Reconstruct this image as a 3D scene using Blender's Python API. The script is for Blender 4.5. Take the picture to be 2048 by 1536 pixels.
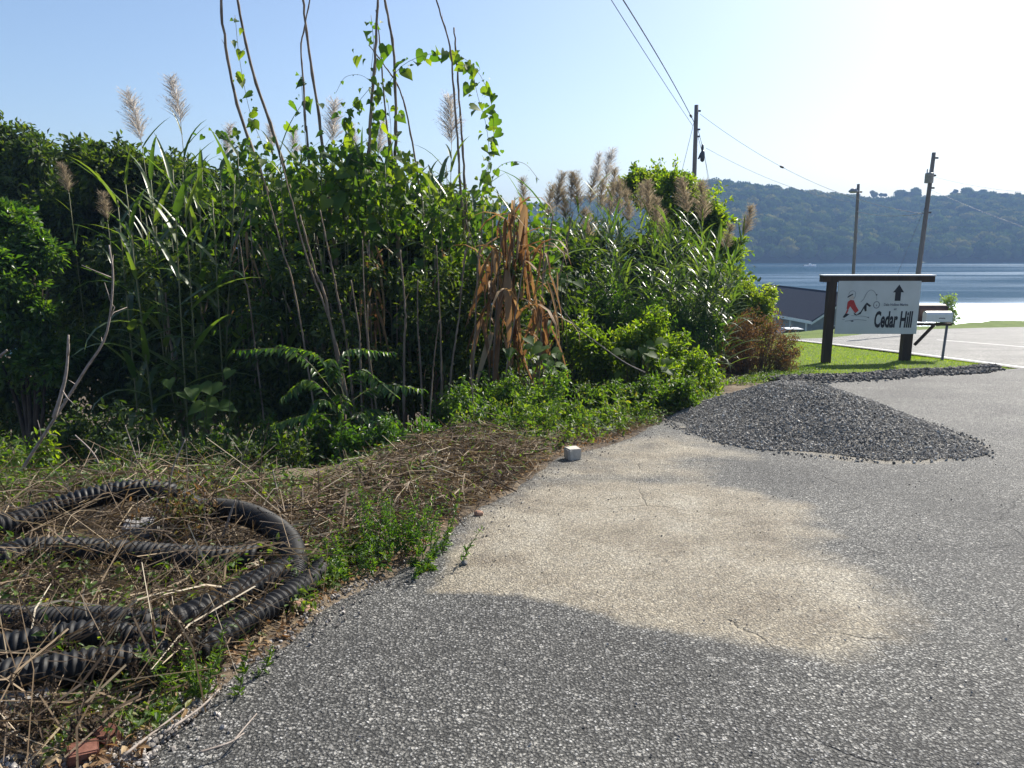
import bpy, math, random
import numpy as np
from mathutils import Vector, Matrix

R = math.radians
rng = np.random.default_rng(11)
random.seed(11)
for _o in list(bpy.data.objects):
    bpy.data.objects.remove(_o)
SC = bpy.context.scene
COL = SC.collection

# ------------------------------------------------------------------ camera
CAM_Z, PITCH, FPX = 1.65, R(10.95), 1500.0
cam_d = bpy.data.cameras.new("camera")
cam_d.sensor_width = 36.0
cam_d.lens = FPX / 2048 * 36
cam_d.clip_end = 6000
cam = bpy.data.objects.new("camera", cam_d)
COL.objects.link(cam)
cam.location = (0, 0, CAM_Z)
cam.rotation_euler = (R(90) - PITCH, 0, 0)
SC.camera = cam

# ------------------------------------------------------------------ sky, sun
SUN_AZ, SUN_EL = R(44), R(42)
world = bpy.data.worlds.new("World")
SC.world = world
world.use_nodes = True
wn = world.node_tree.nodes
wn.clear()
sky = wn.new("ShaderNodeTexSky")
sky.sky_type = 'NISHITA'
sky.sun_disc = False
sky.sun_elevation = SUN_EL
sky.sun_rotation = SUN_AZ
sky.altitude = 200
sky.air_density = 1.0
sky.dust_density = 1.9
sky.ozone_density = 3.0
bg = wn.new("ShaderNodeBackground")
bg.inputs["Strength"].default_value = 0.086
wo = wn.new("ShaderNodeOutputWorld")
world.node_tree.links.new(sky.outputs[0], bg.inputs[0])
world.node_tree.links.new(bg.outputs[0], wo.inputs[0])
sun_d = bpy.data.lights.new("sun", 'SUN')
sun_d.energy = 5.0
sun_d.angle = R(0.55)
sun_d.color = (1.0, 0.94, 0.84)
sun = bpy.data.objects.new("sun", sun_d)
COL.objects.link(sun)
S = Vector((math.sin(SUN_AZ) * math.cos(SUN_EL), math.cos(SUN_AZ) * math.cos(SUN_EL), math.sin(SUN_EL)))
sun.rotation_euler = S.to_track_quat('Z', 'Y').to_euler()
sun.location = (20, 30, 40)
SC.view_settings.view_transform = 'Standard'
SC.view_settings.look = 'None'
SC.view_settings.gamma = 1.0
SC.view_settings.exposure = 0.98
SC.cycles.max_bounces = 8
SC.cycles.diffuse_bounces = 3
SC.cycles.glossy_bounces = 3
SC.cycles.transmission_bounces = 4
SC.cycles.volume_bounces = 0
SC.cycles.use_denoising = True

# ------------------------------------------------------------------ helpers
CT, ST = math.cos(PITCH), math.sin(PITCH)
SLOPE = 0.0875
def ray(px, py):
    dx, dy = (px - 1024) / FPX, (768 - py) / FPX
    return np.array([dx, CT + dy * ST, -ST + dy * CT])
def P(px, py, Y):
    d = ray(px, py)
    return np.array([0, 0, CAM_Z]) + d * (Y / d[1])
def G(px, py):
    d = ray(px, py)
    k = CAM_Z / (-d[2] - SLOPE * d[1])
    return np.array([d[0] * k, d[1] * k, -SLOPE * d[1] * k])

def thing(name, label, cat, loc=(0, 0, 0), group=None):
    o = bpy.data.objects.new(name, None)
    COL.objects.link(o)
    o.location = tuple(float(c) for c in loc)
    o.empty_display_size = 0.1
    tag(o, label, cat, group)
    return o
def tag(o, label=None, cat=None, group=None, kind=None):
    if label: o["label"] = label
    if cat: o["category"] = cat
    if group: o["group"] = group
    if kind: o["kind"] = kind
    return o
def link(name, me, parent=None, loc=None):
    o = bpy.data.objects.new(name, me)
    COL.objects.link(o)
    if parent: o.parent = parent
    if loc is not None: o.location = tuple(float(c) for c in loc)
    return o

class MB:
    def __init__(s):
        s.V, s.F4, s.F3, s.A, s.n = [], [], [], [], 0
    def add(s, V, F, var=0.0):
        V = np.asarray(V, float).reshape(-1, 3)
        q = [f for f in F if len(f) == 4]
        t = [f for f in F if len(f) == 3]
        for f in F:
            if len(f) > 4:
                for k in range(1, len(f) - 1):
                    t.append((f[0], f[k], f[k + 1]))
        if q: s.F4.append(np.array(q, int) + s.n)
        if t: s.F3.append(np.array(t, int) + s.n)
        s.V.append(V)
        s.A.append(np.full(len(V), var) if np.isscalar(var) else np.asarray(var, float))
        s.n += len(V)
        return s
    def inst(s, proto, M, T, var):
        V, F4, F3 = proto
        n, m = len(T), len(V)
        if n == 0: return s
        W = np.einsum('nij,mj->nmi', M, V) + T[:, None, :]
        off = s.n + np.arange(n)[:, None, None] * m
        if len(F4): s.F4.append((F4[None] + off).reshape(-1, 4))
        if len(F3): s.F3.append((F3[None] + off).reshape(-1, 3))
        s.V.append(W.reshape(-1, 3))
        s.A.append(np.repeat(np.asarray(var, float), m))
        s.n += n * m
        return s
    def box(s, c, d, rot=None, var=0.0):
        x, y, z = d[0] / 2, d[1] / 2, d[2] / 2
        V = np.array([(-x, -y, -z), (x, -y, -z), (x, y, -z), (-x, y, -z), (-x, -y, z), (x, -y, z), (x, y, z), (-x, y, z)])
        if rot is not None: V = V @ np.array(rot).T
        return s.add(V + np.asarray(c, float), [(0, 3, 2, 1), (4, 5, 6, 7), (0, 1, 5, 4), (1, 2, 6, 5), (2, 3, 7, 6), (3, 0, 4, 7)], var)
    def tube(s, pts, rad, sides=6, var=0.0, cap=True):
        pts = np.asarray(pts, float)
        n = len(pts)
        rad = np.full(n, rad) if np.isscalar(rad) else np.asarray(rad, float)
        tan = np.gradient(pts, axis=0)
        tan /= np.linalg.norm(tan, axis=1)[:, None] + 1e-9
        up = np.array([0, 0, 1.0]) if abs(tan[0][2]) < .8 else np.array([1.0, 0, 0])
        u = np.cross(up, tan[0]); u /= np.linalg.norm(u)
        a = np.linspace(0, 2 * np.pi, sides, endpoint=False)
        V = np.zeros((n, sides, 3))
        for i in range(n):
            u = u - tan[i] * np.dot(u, tan[i]); u /= np.linalg.norm(u) + 1e-9
            v = np.cross(tan[i], u)
            V[i] = pts[i] + rad[i] * (np.cos(a)[:, None] * u + np.sin(a)[:, None] * v)
        F = [(i * sides + j, i * sides + (j + 1) % sides, (i + 1) * sides + (j + 1) % sides, (i + 1) * sides + j) for i in range(n - 1) for j in range(sides)]
        if cap:
            F.append(tuple(range(sides))[::-1]); F.append(tuple((n - 1) * sides + j for j in range(sides)))
        return s.add(V.reshape(-1, 3), F, var)
    def mesh(s, name, mat, smooth=False):
        me = bpy.data.meshes.new(name)
        V = np.concatenate(s.V)
        F4 = np.concatenate(s.F4) if s.F4 else np.zeros((0, 4), int)
        F3 = np.concatenate(s.F3) if s.F3 else np.zeros((0, 3), int)
        me.vertices.add(len(V)); me.vertices.foreach_set('co', V.astype(np.float32).ravel())
        L = np.concatenate([F4.ravel(), F3.ravel()]).astype(np.int32)
        me.loops.add(len(L)); me.loops.foreach_set('vertex_index', L)
        st = np.concatenate([np.arange(len(F4)) * 4, len(F4) * 4 + np.arange(len(F3)) * 3]).astype(np.int32)
        me.polygons.add(len(st)); me.polygons.foreach_set('loop_start', st)
        me.polygons.foreach_set('use_smooth', np.full(len(st), bool(smooth)))
        me.update(calc_edges=True)
        at = me.attributes.new('var', 'FLOAT', 'POINT')
        at.data.foreach_set('value', np.concatenate(s.A).astype(np.float32))
        me.materials.append(mat)
        return me
    def build(s, name, mat, parent=None, smooth=False, loc=None):
        if parent is not None and loc is None:       # geometry given in world coordinates
            off = np.array(parent.location)
            p = parent.parent
            while p is not None:
                off = off + np.array(p.location); p = p.parent
            s.V = [v - off for v in s.V]
        return link(name, s.mesh(name, mat, smooth), parent, loc)

def orient(d, n):
    d = d / (np.linalg.norm(d, axis=-1, keepdims=True) + 1e-9)
    s = np.cross(n, d); s /= np.linalg.norm(s, axis=-1, keepdims=True) + 1e-9
    n2 = np.cross(d, s)
    return np.stack([d, s, n2], axis=-1)
def rnd(n, k=3): return rng.normal(size=(n, k))
def unit(a): return a / (np.linalg.norm(a, axis=-1, keepdims=True) + 1e-9)
def curve(pts, n=24):
    """smooth resample of a polyline (Catmull-Rom)"""
    p = np.asarray(pts, float)
    if len(p) < 3:
        t = np.linspace(0, 1, n)[:, None]
        return p[0] * (1 - t) + p[-1] * t
    q = np.vstack([2 * p[0] - p[1], p, 2 * p[-1] - p[-2]])
    out = []
    for t in np.linspace(0, len(p) - 1 - 1e-6, n):
        i = int(t); f = t - i
        a, b, c, d = q[i], q[i + 1], q[i + 2], q[i + 3]
        out.append(.5 * (2 * b + (c - a) * f + (2 * a - 5 * b + 4 * c - d) * f * f + (3 * b - a - 3 * c + d) * f ** 3))
    return np.array(out)
def vnoise(x, y, seed=0, oct=3):
    """cheap smooth 2-D noise in about -1..1"""
    r = np.random.default_rng(seed)
    o = np.zeros(np.broadcast(x, y).shape)
    f, a = 1.0, 1.0
    for _ in range(oct):
        for _k in range(3):
            th, ph = r.uniform(0, 2 * np.pi, 2)
            o = o + a * np.sin(f * (x * np.cos(th) + y * np.sin(th)) * r.uniform(.8, 1.3) + ph) / 3
        f *= 2.1; a *= .5
    return o

# ------------------------------------------------------------------ materials
def new_mat(name):
    m = bpy.data.materials.new(name)
    m.use_nodes = True
    nt = m.node_tree
    b = nt.nodes["Principled BSDF"]
    return m, nt, b
def N(nt, t, **kw):
    n = nt.nodes.new(t)
    for k, v in kw.items():
        if k in n.inputs: n.inputs[k].default_value = v
        else: setattr(n, k, v)
    return n
def mix(nt, fac, a, b, blend='MIX'):
    n = nt.nodes.new("ShaderNodeMix"); n.data_type = 'RGBA'; n.blend_type = blend
    for s, v in ((n.inputs[0], fac), (n.inputs[6], a), (n.inputs[7], b)):
        if hasattr(v, 'is_output'): nt.links.new(v, s)
        elif isinstance(v, (tuple, list)): s.default_value = (*v[:3], 1)
        else: s.default_value = v
    return n.outputs[2]
def math_n(nt, op, a, b=None, clamp=False):
    n = nt.nodes.new("ShaderNodeMath"); n.operation = op; n.use_clamp = clamp
    for i, v in enumerate((a, b)):
        if v is None: continue
        if hasattr(v, 'is_output'): nt.links.new(v, n.inputs[i])
        else: n.inputs[i].default_value = v
    return n.outputs[0]
def ramp(nt, fac, stops, interp='LINEAR'):
    n = nt.nodes.new("ShaderNodeValToRGB"); n.color_ramp.interpolation = interp
    el = n.color_ramp.elements
    while len(el) < len(stops): el.new(.5)
    for e, (p, c) in zip(el, stops):
        e.position = p; e.color = (*c, 1) if len(c) == 3 else c
    nt.links.new(fac, n.inputs[0])
    return n.outputs[0]
def objco(nt): return nt.nodes.new("ShaderNodeTexCoord").outputs["Object"]
def var_node(nt):
    a = N(nt, "ShaderNodeAttribute", attribute_name='var')
    oi = N(nt, "ShaderNodeObjectInfo")
    return math_n(nt, 'FRACT', math_n(nt, 'ADD', a.outputs['Fac'], oi.outputs['Random']))
def noise_n(nt, scale, detail=4, rough=.55, co=None):
    n = N(nt, "ShaderNodeTexNoise", Scale=scale, Detail=detail, Roughness=rough)
    nt.links.new(co if co is not None else objco(nt), n.inputs["Vector"])
    return n.outputs["Fac"]
def bump(nt, b, h, strength=.5, dist=.02):
    n = N(nt, "ShaderNodeBump", Strength=strength, Distance=dist)
    nt.links.new(h, n.inputs["Height"]); nt.links.new(n.outputs[0], b.inputs["Normal"])

def leaf_mat(name, stops, tr=(1.9, 2.0, .7), rough=.42, trans=.4, spec=.5):
    m, nt, b = new_mat(name)
    c = ramp(nt, var_node(nt), stops)
    nt.links.new(c, b.inputs["Base Color"])
    b.inputs["Roughness"].default_value = rough
    b.inputs["Specular IOR Level"].default_value = spec
    t = N(nt, "ShaderNodeBsdfTranslucent")
    nt.links.new(mix(nt, 1.0, c, tr, 'MULTIPLY'), t.inputs[0])
    ms = N(nt, "ShaderNodeMixShader"); ms.inputs[0].default_value = trans
    nt.links.new(b.outputs[0], ms.inputs[1]); nt.links.new(t.outputs[0], ms.inputs[2])
    nt.links.new(ms.outputs[0], nt.nodes["Material Output"].inputs[0])
    return m
def plain_mat(name, c1, c2, scale=8, rough=.7, spec=.3, metal=0, bump_s=0, stretch=None, detail=5):
    m, nt, b = new_mat(name)
    co = objco(nt)
    if stretch:
        mp = N(nt, "ShaderNodeMapping"); mp.inputs["Scale"].default_value = stretch
        nt.links.new(co, mp.inputs[0]); co = mp.outputs[0]
    f = noise_n(nt, scale, detail, .6, co)
    f2 = ramp(nt, f, [(.3, (0, 0, 0)), (.7, (1, 1, 1))])
    nt.links.new(mix(nt, f2, c1, c2), b.inputs["Base Color"])
    b.inputs["Roughness"].default_value = rough
    b.inputs["Specular IOR Level"].default_value = spec
    b.inputs["Metallic"].default_value = metal
    if bump_s: bump(nt, b, f, bump_s, .02)
    return m

def var_mat(name, stops, rough=.8, spec=.2, nscale=0):
    m, nt, b = new_mat(name)
    c = ramp(nt, var_node(nt), stops)
    if nscale:
        f = noise_n(nt, nscale, 3)
        c = mix(nt, 1.0, c, ramp(nt, f, [(.3, (.6, .6, .6)), (.7, (1.25, 1.25, 1.25))]), 'MULTIPLY')
    nt.links.new(c, b.inputs["Base Color"])
    b.inputs["Roughness"].default_value = rough
    b.inputs["Specular IOR Level"].default_value = spec
    return m

def asphalt_mat(name, base_lo, base_hi, scale, stain=False):
    m, nt, b = new_mat(name)
    co = objco(nt)
    wob = N(nt, "ShaderNodeTexNoise", Scale=scale * .9, Detail=2)
    nt.links.new(co, wob.inputs["Vector"])
    cow = mix(nt, .012, co, wob.outputs["Color"], 'ADD')
    v1 = N(nt, "ShaderNodeTexVoronoi", Scale=scale); nt.links.new(cow, v1.inputs["Vector"])
    v2 = N(nt, "ShaderNodeTexVoronoi", Scale=scale * .42); nt.links.new(cow, v2.inputs["Vector"])
    v3 = N(nt, "ShaderNodeTexVoronoi", Scale=scale * 2.3); nt.links.new(co, v3.inputs["Vector"])
    s1 = N(nt, "ShaderNodeSeparateColor"); nt.links.new(v1.outputs["Color"], s1.inputs[0])
    s2 = N(nt, "ShaderNodeSeparateColor"); nt.links.new(v2.outputs["Color"], s2.inputs[0])
    stone = ramp(nt, s1.outputs[0], [(0, base_lo), (.45, tuple(.5 * (a + c) for a, c in zip(base_lo, base_hi))), (.8, base_hi), (1, tuple(min(.5, c * 1.7) for c in base_hi))])
    gap1 = ramp(nt, v1.outputs["Distance"], [(.25, (0, 0, 0)), (.62, (1, 1, 1))])
    dark = tuple(c * .45 for c in base_lo)
    col = mix(nt, gap1, stone, dark)
    big = math_n(nt, 'MULTIPLY', ramp(nt, s2.outputs[1], [(.84, (0, 0, 0)), (.88, (1, 1, 1))]), ramp(nt, v2.outputs["Distance"], [(.30, (1, 1, 1)), (.40, (0, 0, 0))]))
    col = mix(nt, big, col, ramp(nt, s2.outputs[2], [(0, tuple(c * .9 for c in base_hi)), (1, (.40, .39, .37))]))
    grain = noise_n(nt, scale * 1.3, 3, .7, co)
    col = mix(nt, 1.0, col, ramp(nt, grain, [(.36, (.55, .55, .54)), (.62, (1.36, 1.35, 1.31))]), 'MULTIPLY')
    large = noise_n(nt, .7, 5, .6, co)
    col = mix(nt, 1.0, col, ramp(nt, large, [(.28, (.68, .68, .69)), (.72, (1.26, 1.25, 1.22))]), 'MULTIPLY')
    fine = noise_n(nt, 9, 4, .6, co)
    col = mix(nt, 1.0, col, ramp(nt, fine, [(.3, (.86, .86, .86)), (.7, (1.1, 1.1, 1.1))]), 'MULTIPLY')
    h = math_n(nt, 'ADD', math_n(nt, 'MULTIPLY', v1.outputs["Distance"], -1.0), math_n(nt, 'MULTIPLY', big, .5))
    h = math_n(nt, 'ADD', h, math_n(nt, 'MULTIPLY', v3.outputs["Distance"], -.3))
    if stain:
        ve = N(nt, "ShaderNodeTexVoronoi", Scale=.62, feature='DISTANCE_TO_EDGE')
        cw = N(nt, "ShaderNodeTexNoise", Scale=3.0, Detail=5); nt.links.new(co, cw.inputs["Vector"])
        nt.links.new(mix(nt, .22, co, cw.outputs["Color"], 'ADD'), ve.inputs["Vector"])
        ck = math_n(nt, 'MULTIPLY', ramp(nt, ve.outputs["Distance"], [(.0, (1, 1, 1)), (.007, (0, 0, 0))]), ramp(nt, noise_n(nt, .9, 3, .5, co), [(.50, (0, 0, 0)), (.60, (1, 1, 1))]))
        col = mix(nt, math_n(nt, 'MULTIPLY', ck, .75), col, (.02, .02, .02))
        h = math_n(nt, 'SUBTRACT', h, math_n(nt, 'MULTIPLY', ck, 1.2))
        a = N(nt, "ShaderNodeAttribute", attribute_name='stain').outputs['Fac']
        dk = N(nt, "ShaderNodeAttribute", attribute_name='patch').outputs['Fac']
        nz = noise_n(nt, 2.4, 6, .65, co)
        k = math_n(nt, 'ADD', a, math_n(nt, 'MULTIPLY', math_n(nt, 'SUBTRACT', nz, .5), 1.15))
        k = ramp(nt, k, [(.22, (0, 0, 0)), (.70, (1, 1, 1))])
        up = math_n(nt, 'MULTIPLY', math_n(nt, 'SUBTRACT', .95, math_n(nt, 'MULTIPLY', ramp(nt, v1.outputs["Distance"], [(.2, (0, 0, 0)), (.7, (1, 1, 1))]), .35)), k)
        nz2 = noise_n(nt, 1.9, 7, .62, co)
        sand = ramp(nt, nz2, [(.30, (.23, .18, .115)), (.5, (.43, .37, .265)), (.70, (.56, .505, .39))])
        sand = mix(nt, .75, sand, mix(nt, 1.0, sand, ramp(nt, s1.outputs[1], [(0, (.35, .35, .36)), (1, (1.5, 1.5, 1.5))]), 'MULTIPLY'))
        col = mix(nt, math_n(nt, 'MULTIPLY', up, .70), col, sand)
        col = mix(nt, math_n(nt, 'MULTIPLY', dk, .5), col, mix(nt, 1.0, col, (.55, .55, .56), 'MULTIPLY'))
    nt.links.new(col, b.inputs["Base Color"])
    b.inputs["Roughness"].default_value = .72
    b.inputs["Specular IOR Level"].default_value = .35
    gr = noise_n(nt, scale * 1.6, 3, .7, co)
    h = math_n(nt, 'ADD', h, math_n(nt, 'MULTIPLY', gr, 1.1))
    bump(nt, b, h, 1.0, .011)
    return m

M = {}
M['asphalt'] = asphalt_mat('asphalt_aged', (.09, .09, .087), (.31, .306, .292), 74, True)
M['road'] = asphalt_mat('asphalt_road', (.18, .18, .176), (.29, .285, .276), 30)
M['line'] = plain_mat('line_paint', (.62, .62, .6), (.8, .8, .78), 20, .6)
# ground: dirt with a lawn mask
def ground_mat():
    m, nt, b = new_mat('ground_earth')
    co = objco(nt)
    n1 = noise_n(nt, 1.6, 8, .65, co); n2 = noise_n(nt, 22, 5, .7, co)
    dirt = ramp(nt, n1, [(.3, (.055, .042, .03)), (.5, (.13, .10, .07)), (.7, (.20, .165, .12))])
    dirt = mix(nt, 1.0, dirt, ramp(nt, n2, [(.3, (.6, .6, .6)), (.7, (1.3, 1.3, 1.3))]), 'MULTIPLY')
    g1 = noise_n(nt, .8, 6, .6, co); g2 = noise_n(nt, 30, 4, .7, co)
    lawn = ramp(nt, g1, [(.3, (.07, .105, .016)), (.6, (.10, .145, .02)), (.75, (.135, .165, .03))])
    lawn = mix(nt, 1.0, lawn, ramp(nt, g2, [(.3, (.6, .6, .6)), (.7, (1.25, 1.25, 1.2))]), 'MULTIPLY')
    a = N(nt, "ShaderNodeAttribute", attribute_name='lawn').outputs['Fac']
    c = mix(nt, a, dirt, lawn)
    nt.links.new(c, b.inputs["Base Color"])
    b.inputs["Roughness"].default_value = .9
    b.inputs["Specular IOR Level"].default_value = .15
    bump(nt, b, n2, .7, .04)
    return m
M['ground'] = ground_mat()
def water_mat():
    m, nt, b = new_mat('lake_water')
    co = objco(nt)
    b.inputs["Base Color"].default_value = (.010, .034, .055, 1)
    b.inputs["Roughness"].default_value = .6
    b.inputs["Specular IOR Level"].default_value = 0
    mp = N(nt, "ShaderNodeMapping"); mp.inputs["Scale"].default_value = (.004, .03, 1)
    nt.links.new(co, mp.inputs[0])
    band = noise_n(nt, 1.0, 4, .55, mp.outputs[0])
    at = N(nt, "ShaderNodeAttribute", attribute_name='glare_ruffle').outputs['Fac']
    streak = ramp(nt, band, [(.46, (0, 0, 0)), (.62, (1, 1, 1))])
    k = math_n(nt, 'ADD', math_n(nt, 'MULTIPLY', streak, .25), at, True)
    mp2 = N(nt, "ShaderNodeMapping"); mp2.inputs["Scale"].default_value = (.6, 1.1, 1)
    nt.links.new(co, mp2.inputs[0])
    w = noise_n(nt, 1.1, 5, .6, mp2.outputs[0])
    bn = N(nt, "ShaderNodeBump", Distance=.5)
    nt.links.new(math_n(nt, 'ADD', math_n(nt, 'MULTIPLY', k, .7), .14), bn.inputs["Strength"])
    nt.links.new(w, bn.inputs["Height"])
    g = N(nt, "ShaderNodeBsdfGlossy"); g.inputs["Color"].default_value = (.8, .9, 1, 1)
    nt.links.new(math_n(nt, 'ADD', math_n(nt, 'MULTIPLY', k, .34), .12), g.inputs["Roughness"])
    nt.links.new(bn.outputs[0], g.inputs["Normal"])
    ms = N(nt, "ShaderNodeMixShader")
    nt.links.new(math_n(nt, 'ADD', math_n(nt, 'MULTIPLY', at, .55), math_n(nt, 'ADD', math_n(nt, 'MULTIPLY', streak, .10), .17), True), ms.inputs[0])  # extra reflectivity in the ruffled patch paints the sun glare in
    nt.links.new(b.outputs[0], ms.inputs[1]); nt.links.new(g.outputs[0], ms.inputs[2])
    nt.links.new(ms.outputs[0], nt.nodes["Material Output"].inputs[0])
    return m
M['water'] = water_mat()

GREEN = [(0, (.018, .05, .010)), (.5, (.035, .085, .015)), (1, (.07, .12, .022))]
M['reed_leaf'] = leaf_mat('reed_leaf', [(0, (.03, .062, .022)), (.5, (.05, .09, .028)), (1, (.09, .125, .04))], (2.6, 2.6, .6), .36, .44, .6)
M['vine_leaf'] = leaf_mat('vine_leaf', [(0, (.028, .072, .012)), (.5, (.06, .12, .014)), (1, (.12, .17, .02))], (2.9, 2.7, .5), .55, .5)
M['tree_leaf'] = leaf_mat('tree_leaf', [(0, (.018, .040, .010)), (.5, (.036, .068, .014)), (1, (.065, .095, .020))], (2.7, 2.5, .5), .6, .45)
M['bright_leaf'] = leaf_mat('bright_leaf', [(0, (.04, .09, .012)), (.5, (.085, .14, .016)), (1, (.14, .19, .025))], (3.0, 2.7, .5), .42, .58)
M['shrub_leaf'] = leaf_mat('shrub_leaf', [(0, (.02, .055, .012)), (.5, (.04, .095, .018)), (1, (.08, .13, .022))], (3.0, 2.8, .5), .38, .5, .6)
M['weed_leaf'] = leaf_mat('weed_leaf', [(0, (.035, .075, .014)), (.6, (.07, .125, .02)), (.93, (.11, .15, .03)), (1, (.20, .18, .035))], (2.3, 2.3, .5), .5, .5)
M['brown_leaf'] = leaf_mat('brown_leaf', [(0, (.06, .04, .022)), (.45, (.14, .088, .045)), (.75, (.20, .135, .07)), (.8, (.07, .10, .025)), (1, (.10, .13, .03))], (1.8, 1.4, .7), .6, .35, .25)
M['dry_leaf'] = leaf_mat('dry_reed_leaf', [(0, (.15, .085, .042)), (.5, (.25, .16, .08)), (1, (.38, .29, .175))], (1.6, 1.3, .85), .6, .3, .25)
M['straw'] = leaf_mat('straw', [(0, (.035, .023, .015)), (.4, (.10, .07, .043)), (.75, (.20, .145, .09)), (.93, (.32, .255, .17)), (1, (.48, .42, .32))], (1.2, 1.1, .8), .65, .2, .25)
M['plume_grey'] = leaf_mat('plume_grey', [(0, (.28, .265, .25)), (1, (.50, .475, .44))], (1.4, 1.35, 1.3), .7, .55, .2)
M['plume_brown'] = leaf_mat('plume_brown', [(0, (.15, .125, .095)), (.6, (.26, .22, .165)), (1, (.38, .345, .26))], (1.3, 1.2, 1.0), .7, .55, .2)
M['cane'] = plain_mat('dead_cane', (.10, .072, .05), (.30, .235, .17), 9, .7, .2, 0, .4, (1, 1, .35))
M['reed_stem'] = plain_mat('reed_stem', (.07, .10, .035), (.19, .17, .08), 5, .5)
M['vine_stem'] = plain_mat('vine_stem', (.07, .06, .03), (.13, .14, .05), 6, .6)
M['twig'] = plain_mat('grey_twig', (.17, .14, .115), (.36, .31, .27), 14, .75, .2, 0, .4)
M['bark'] = plain_mat('bark', (.035, .028, .02), (.10, .08, .06), 8, .9, .1, 0, .6, (1, 1, .3))
M['stem_brown'] = plain_mat('brown_stem', (.07, .045, .03), (.15, .11, .07), 8, .8)
M['gravel'] = var_mat('gravel_stone', [(0, (.10, .094, .084)), (.5, (.225, .213, .192)), (.85, (.36, .342, .31)), (1, (.54, .52, .47))], .8, .3, 40)
M['pebble'] = var_mat('pebble_stone', [(0, (.10, .09, .08)), (.5, (.22, .20, .18)), (1, (.42, .39, .36))], .8, .3, 40)
M['crumb'] = var_mat('asphalt_crumb', [(0, (.06, .058, .055)), (.7, (.16, .152, .14)), (1, (.28, .265, .245))], .85, .2, 40)
def pipe_mat():
    m, nt, b = new_mat('black_corrugated_plastic')
    f = noise_n(nt, 5, 6, .65)
    c = ramp(nt, f, [(.35, (.004, .0042, .005)), (.62, (.008, .0082, .009)), (.85, (.035, .03, .024))])
    nt.links.new(c, b.inputs["Base Color"])
    nt.links.new(math_n(nt, 'ADD', math_n(nt, 'MULTIPLY', f, .5), .36), b.inputs["Roughness"])
    return m
M['pipe'] = pipe_mat()
M['pipe'].node_tree.nodes['Principled BSDF'].inputs['Specular IOR Level'].default_value = .28
M['concrete'] = plain_mat('concrete', (.17, .165, .16), (.28, .27, .26), 14, .9, .2, 0, .4)
M['white_block'] = plain_mat('white_block', (.36, .34, .29), (.5, .475, .42), 14, .9, .2, 0, .3)
M['brick'] = plain_mat('brick_red', (.10, .04, .028), (.22, .105, .075), 12, .9, .15, 0, .6)
M['rock'] = plain_mat('pink_rock', (.22, .12, .08), (.42, .28, .21), 9, .9, .15, 0, .6)
M['post'] = plain_mat('brown_wood', (.04, .026, .017), (.085, .056, .036), 7, .75, .2, 0, .4, (1, 1, .15))
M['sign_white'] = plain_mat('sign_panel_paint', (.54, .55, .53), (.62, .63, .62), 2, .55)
M['sign_black'] = plain_mat('sign_black_vinyl', (.018, .018, .022), (.03, .03, .034), 30, .5)
M['sign_grey'] = plain_mat('sign_grey_ink', (.16, .17, .19), (.22, .23, .25), 30, .6)
M['sign_red'] = plain_mat('sign_red_ink', (.42, .035, .03), (.52, .06, .05), 30, .6)
M['sign_skin'] = plain_mat('sign_buff_ink', (.58, .50, .42), (.62, .54, .46), 30, .6)
M['mail_white'] = plain_mat('mailbox_enamel', (.70, .70, .69), (.78, .78, .77), 6, .35, .5)
M['mail_brown'] = plain_mat('mailbox_brown', (.05, .028, .022), (.09, .05, .04), 6, .5)
M['steel_blue'] = plain_mat('stake_steel', (.10, .10, .15), (.17, .17, .22), 10, .5, .5, .3)
M['pole'] = plain_mat('pole_wood', (.13, .115, .105), (.24, .215, .195), 6, .85, .15, 0, .4, (1, 1, .1))
M['wire'] = plain_mat('wire_metal', (.10, .105, .12), (.17, .175, .19), 4, .5, .4, .3)
M['dark_metal'] = plain_mat('dark_hardware', (.04, .042, .05), (.085, .085, .095), 8, .5, .5, .3)
M['grey_metal'] = plain_mat('galvanised', (.22, .23, .24), (.34, .35, .36), 8, .5, .5, .4)
M['roof'] = plain_mat('grey_shingle_roof', (.024, .029, .042), (.04, .046, .062), 9, 1.0, .02, 0, .3)
M['siding'] = plain_mat('grey_siding', (.20, .21, .22), (.25, .26, .27), 3, .7)
M['trim'] = plain_mat('white_trim', (.62, .63, .64), (.72, .73, .74), 4, .5)
M['glass'] = plain_mat('window_glass', (.015, .02, .025), (.03, .035, .04), 2, .08, .6)
M['car_paint'] = plain_mat('dark_car_paint', (.02, .021, .026), (.03, .03, .036), 2, .2, .6)
M['car_reflection'] = plain_mat('car_roof_reflection', (.72, .73, .74), (.78, .78, .78), 2, .25, .6)  # white colour painted as the reflection on the dark car's roof
M['rubber'] = plain_mat('tyre_rubber', (.015, .015, .015), (.03, .03, .03), 10, .8)
M['boat'] = plain_mat('white_hull', (.72, .72, .72), (.8, .8, .8), 2, .3, .5)
M['hill'] = plain_mat('hill_floor', (.02, .03, .012), (.045, .055, .022), .06, .9, .1)
M['forest'] = leaf_mat('forest_leaf', [(0, (.012, .034, .010)), (.4, (.035, .07, .016)), (.75, (.075, .105, .024)), (1, (.15, .14, .04))], (1.6, 1.6, .6), 1.0, .2, .0)

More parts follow.
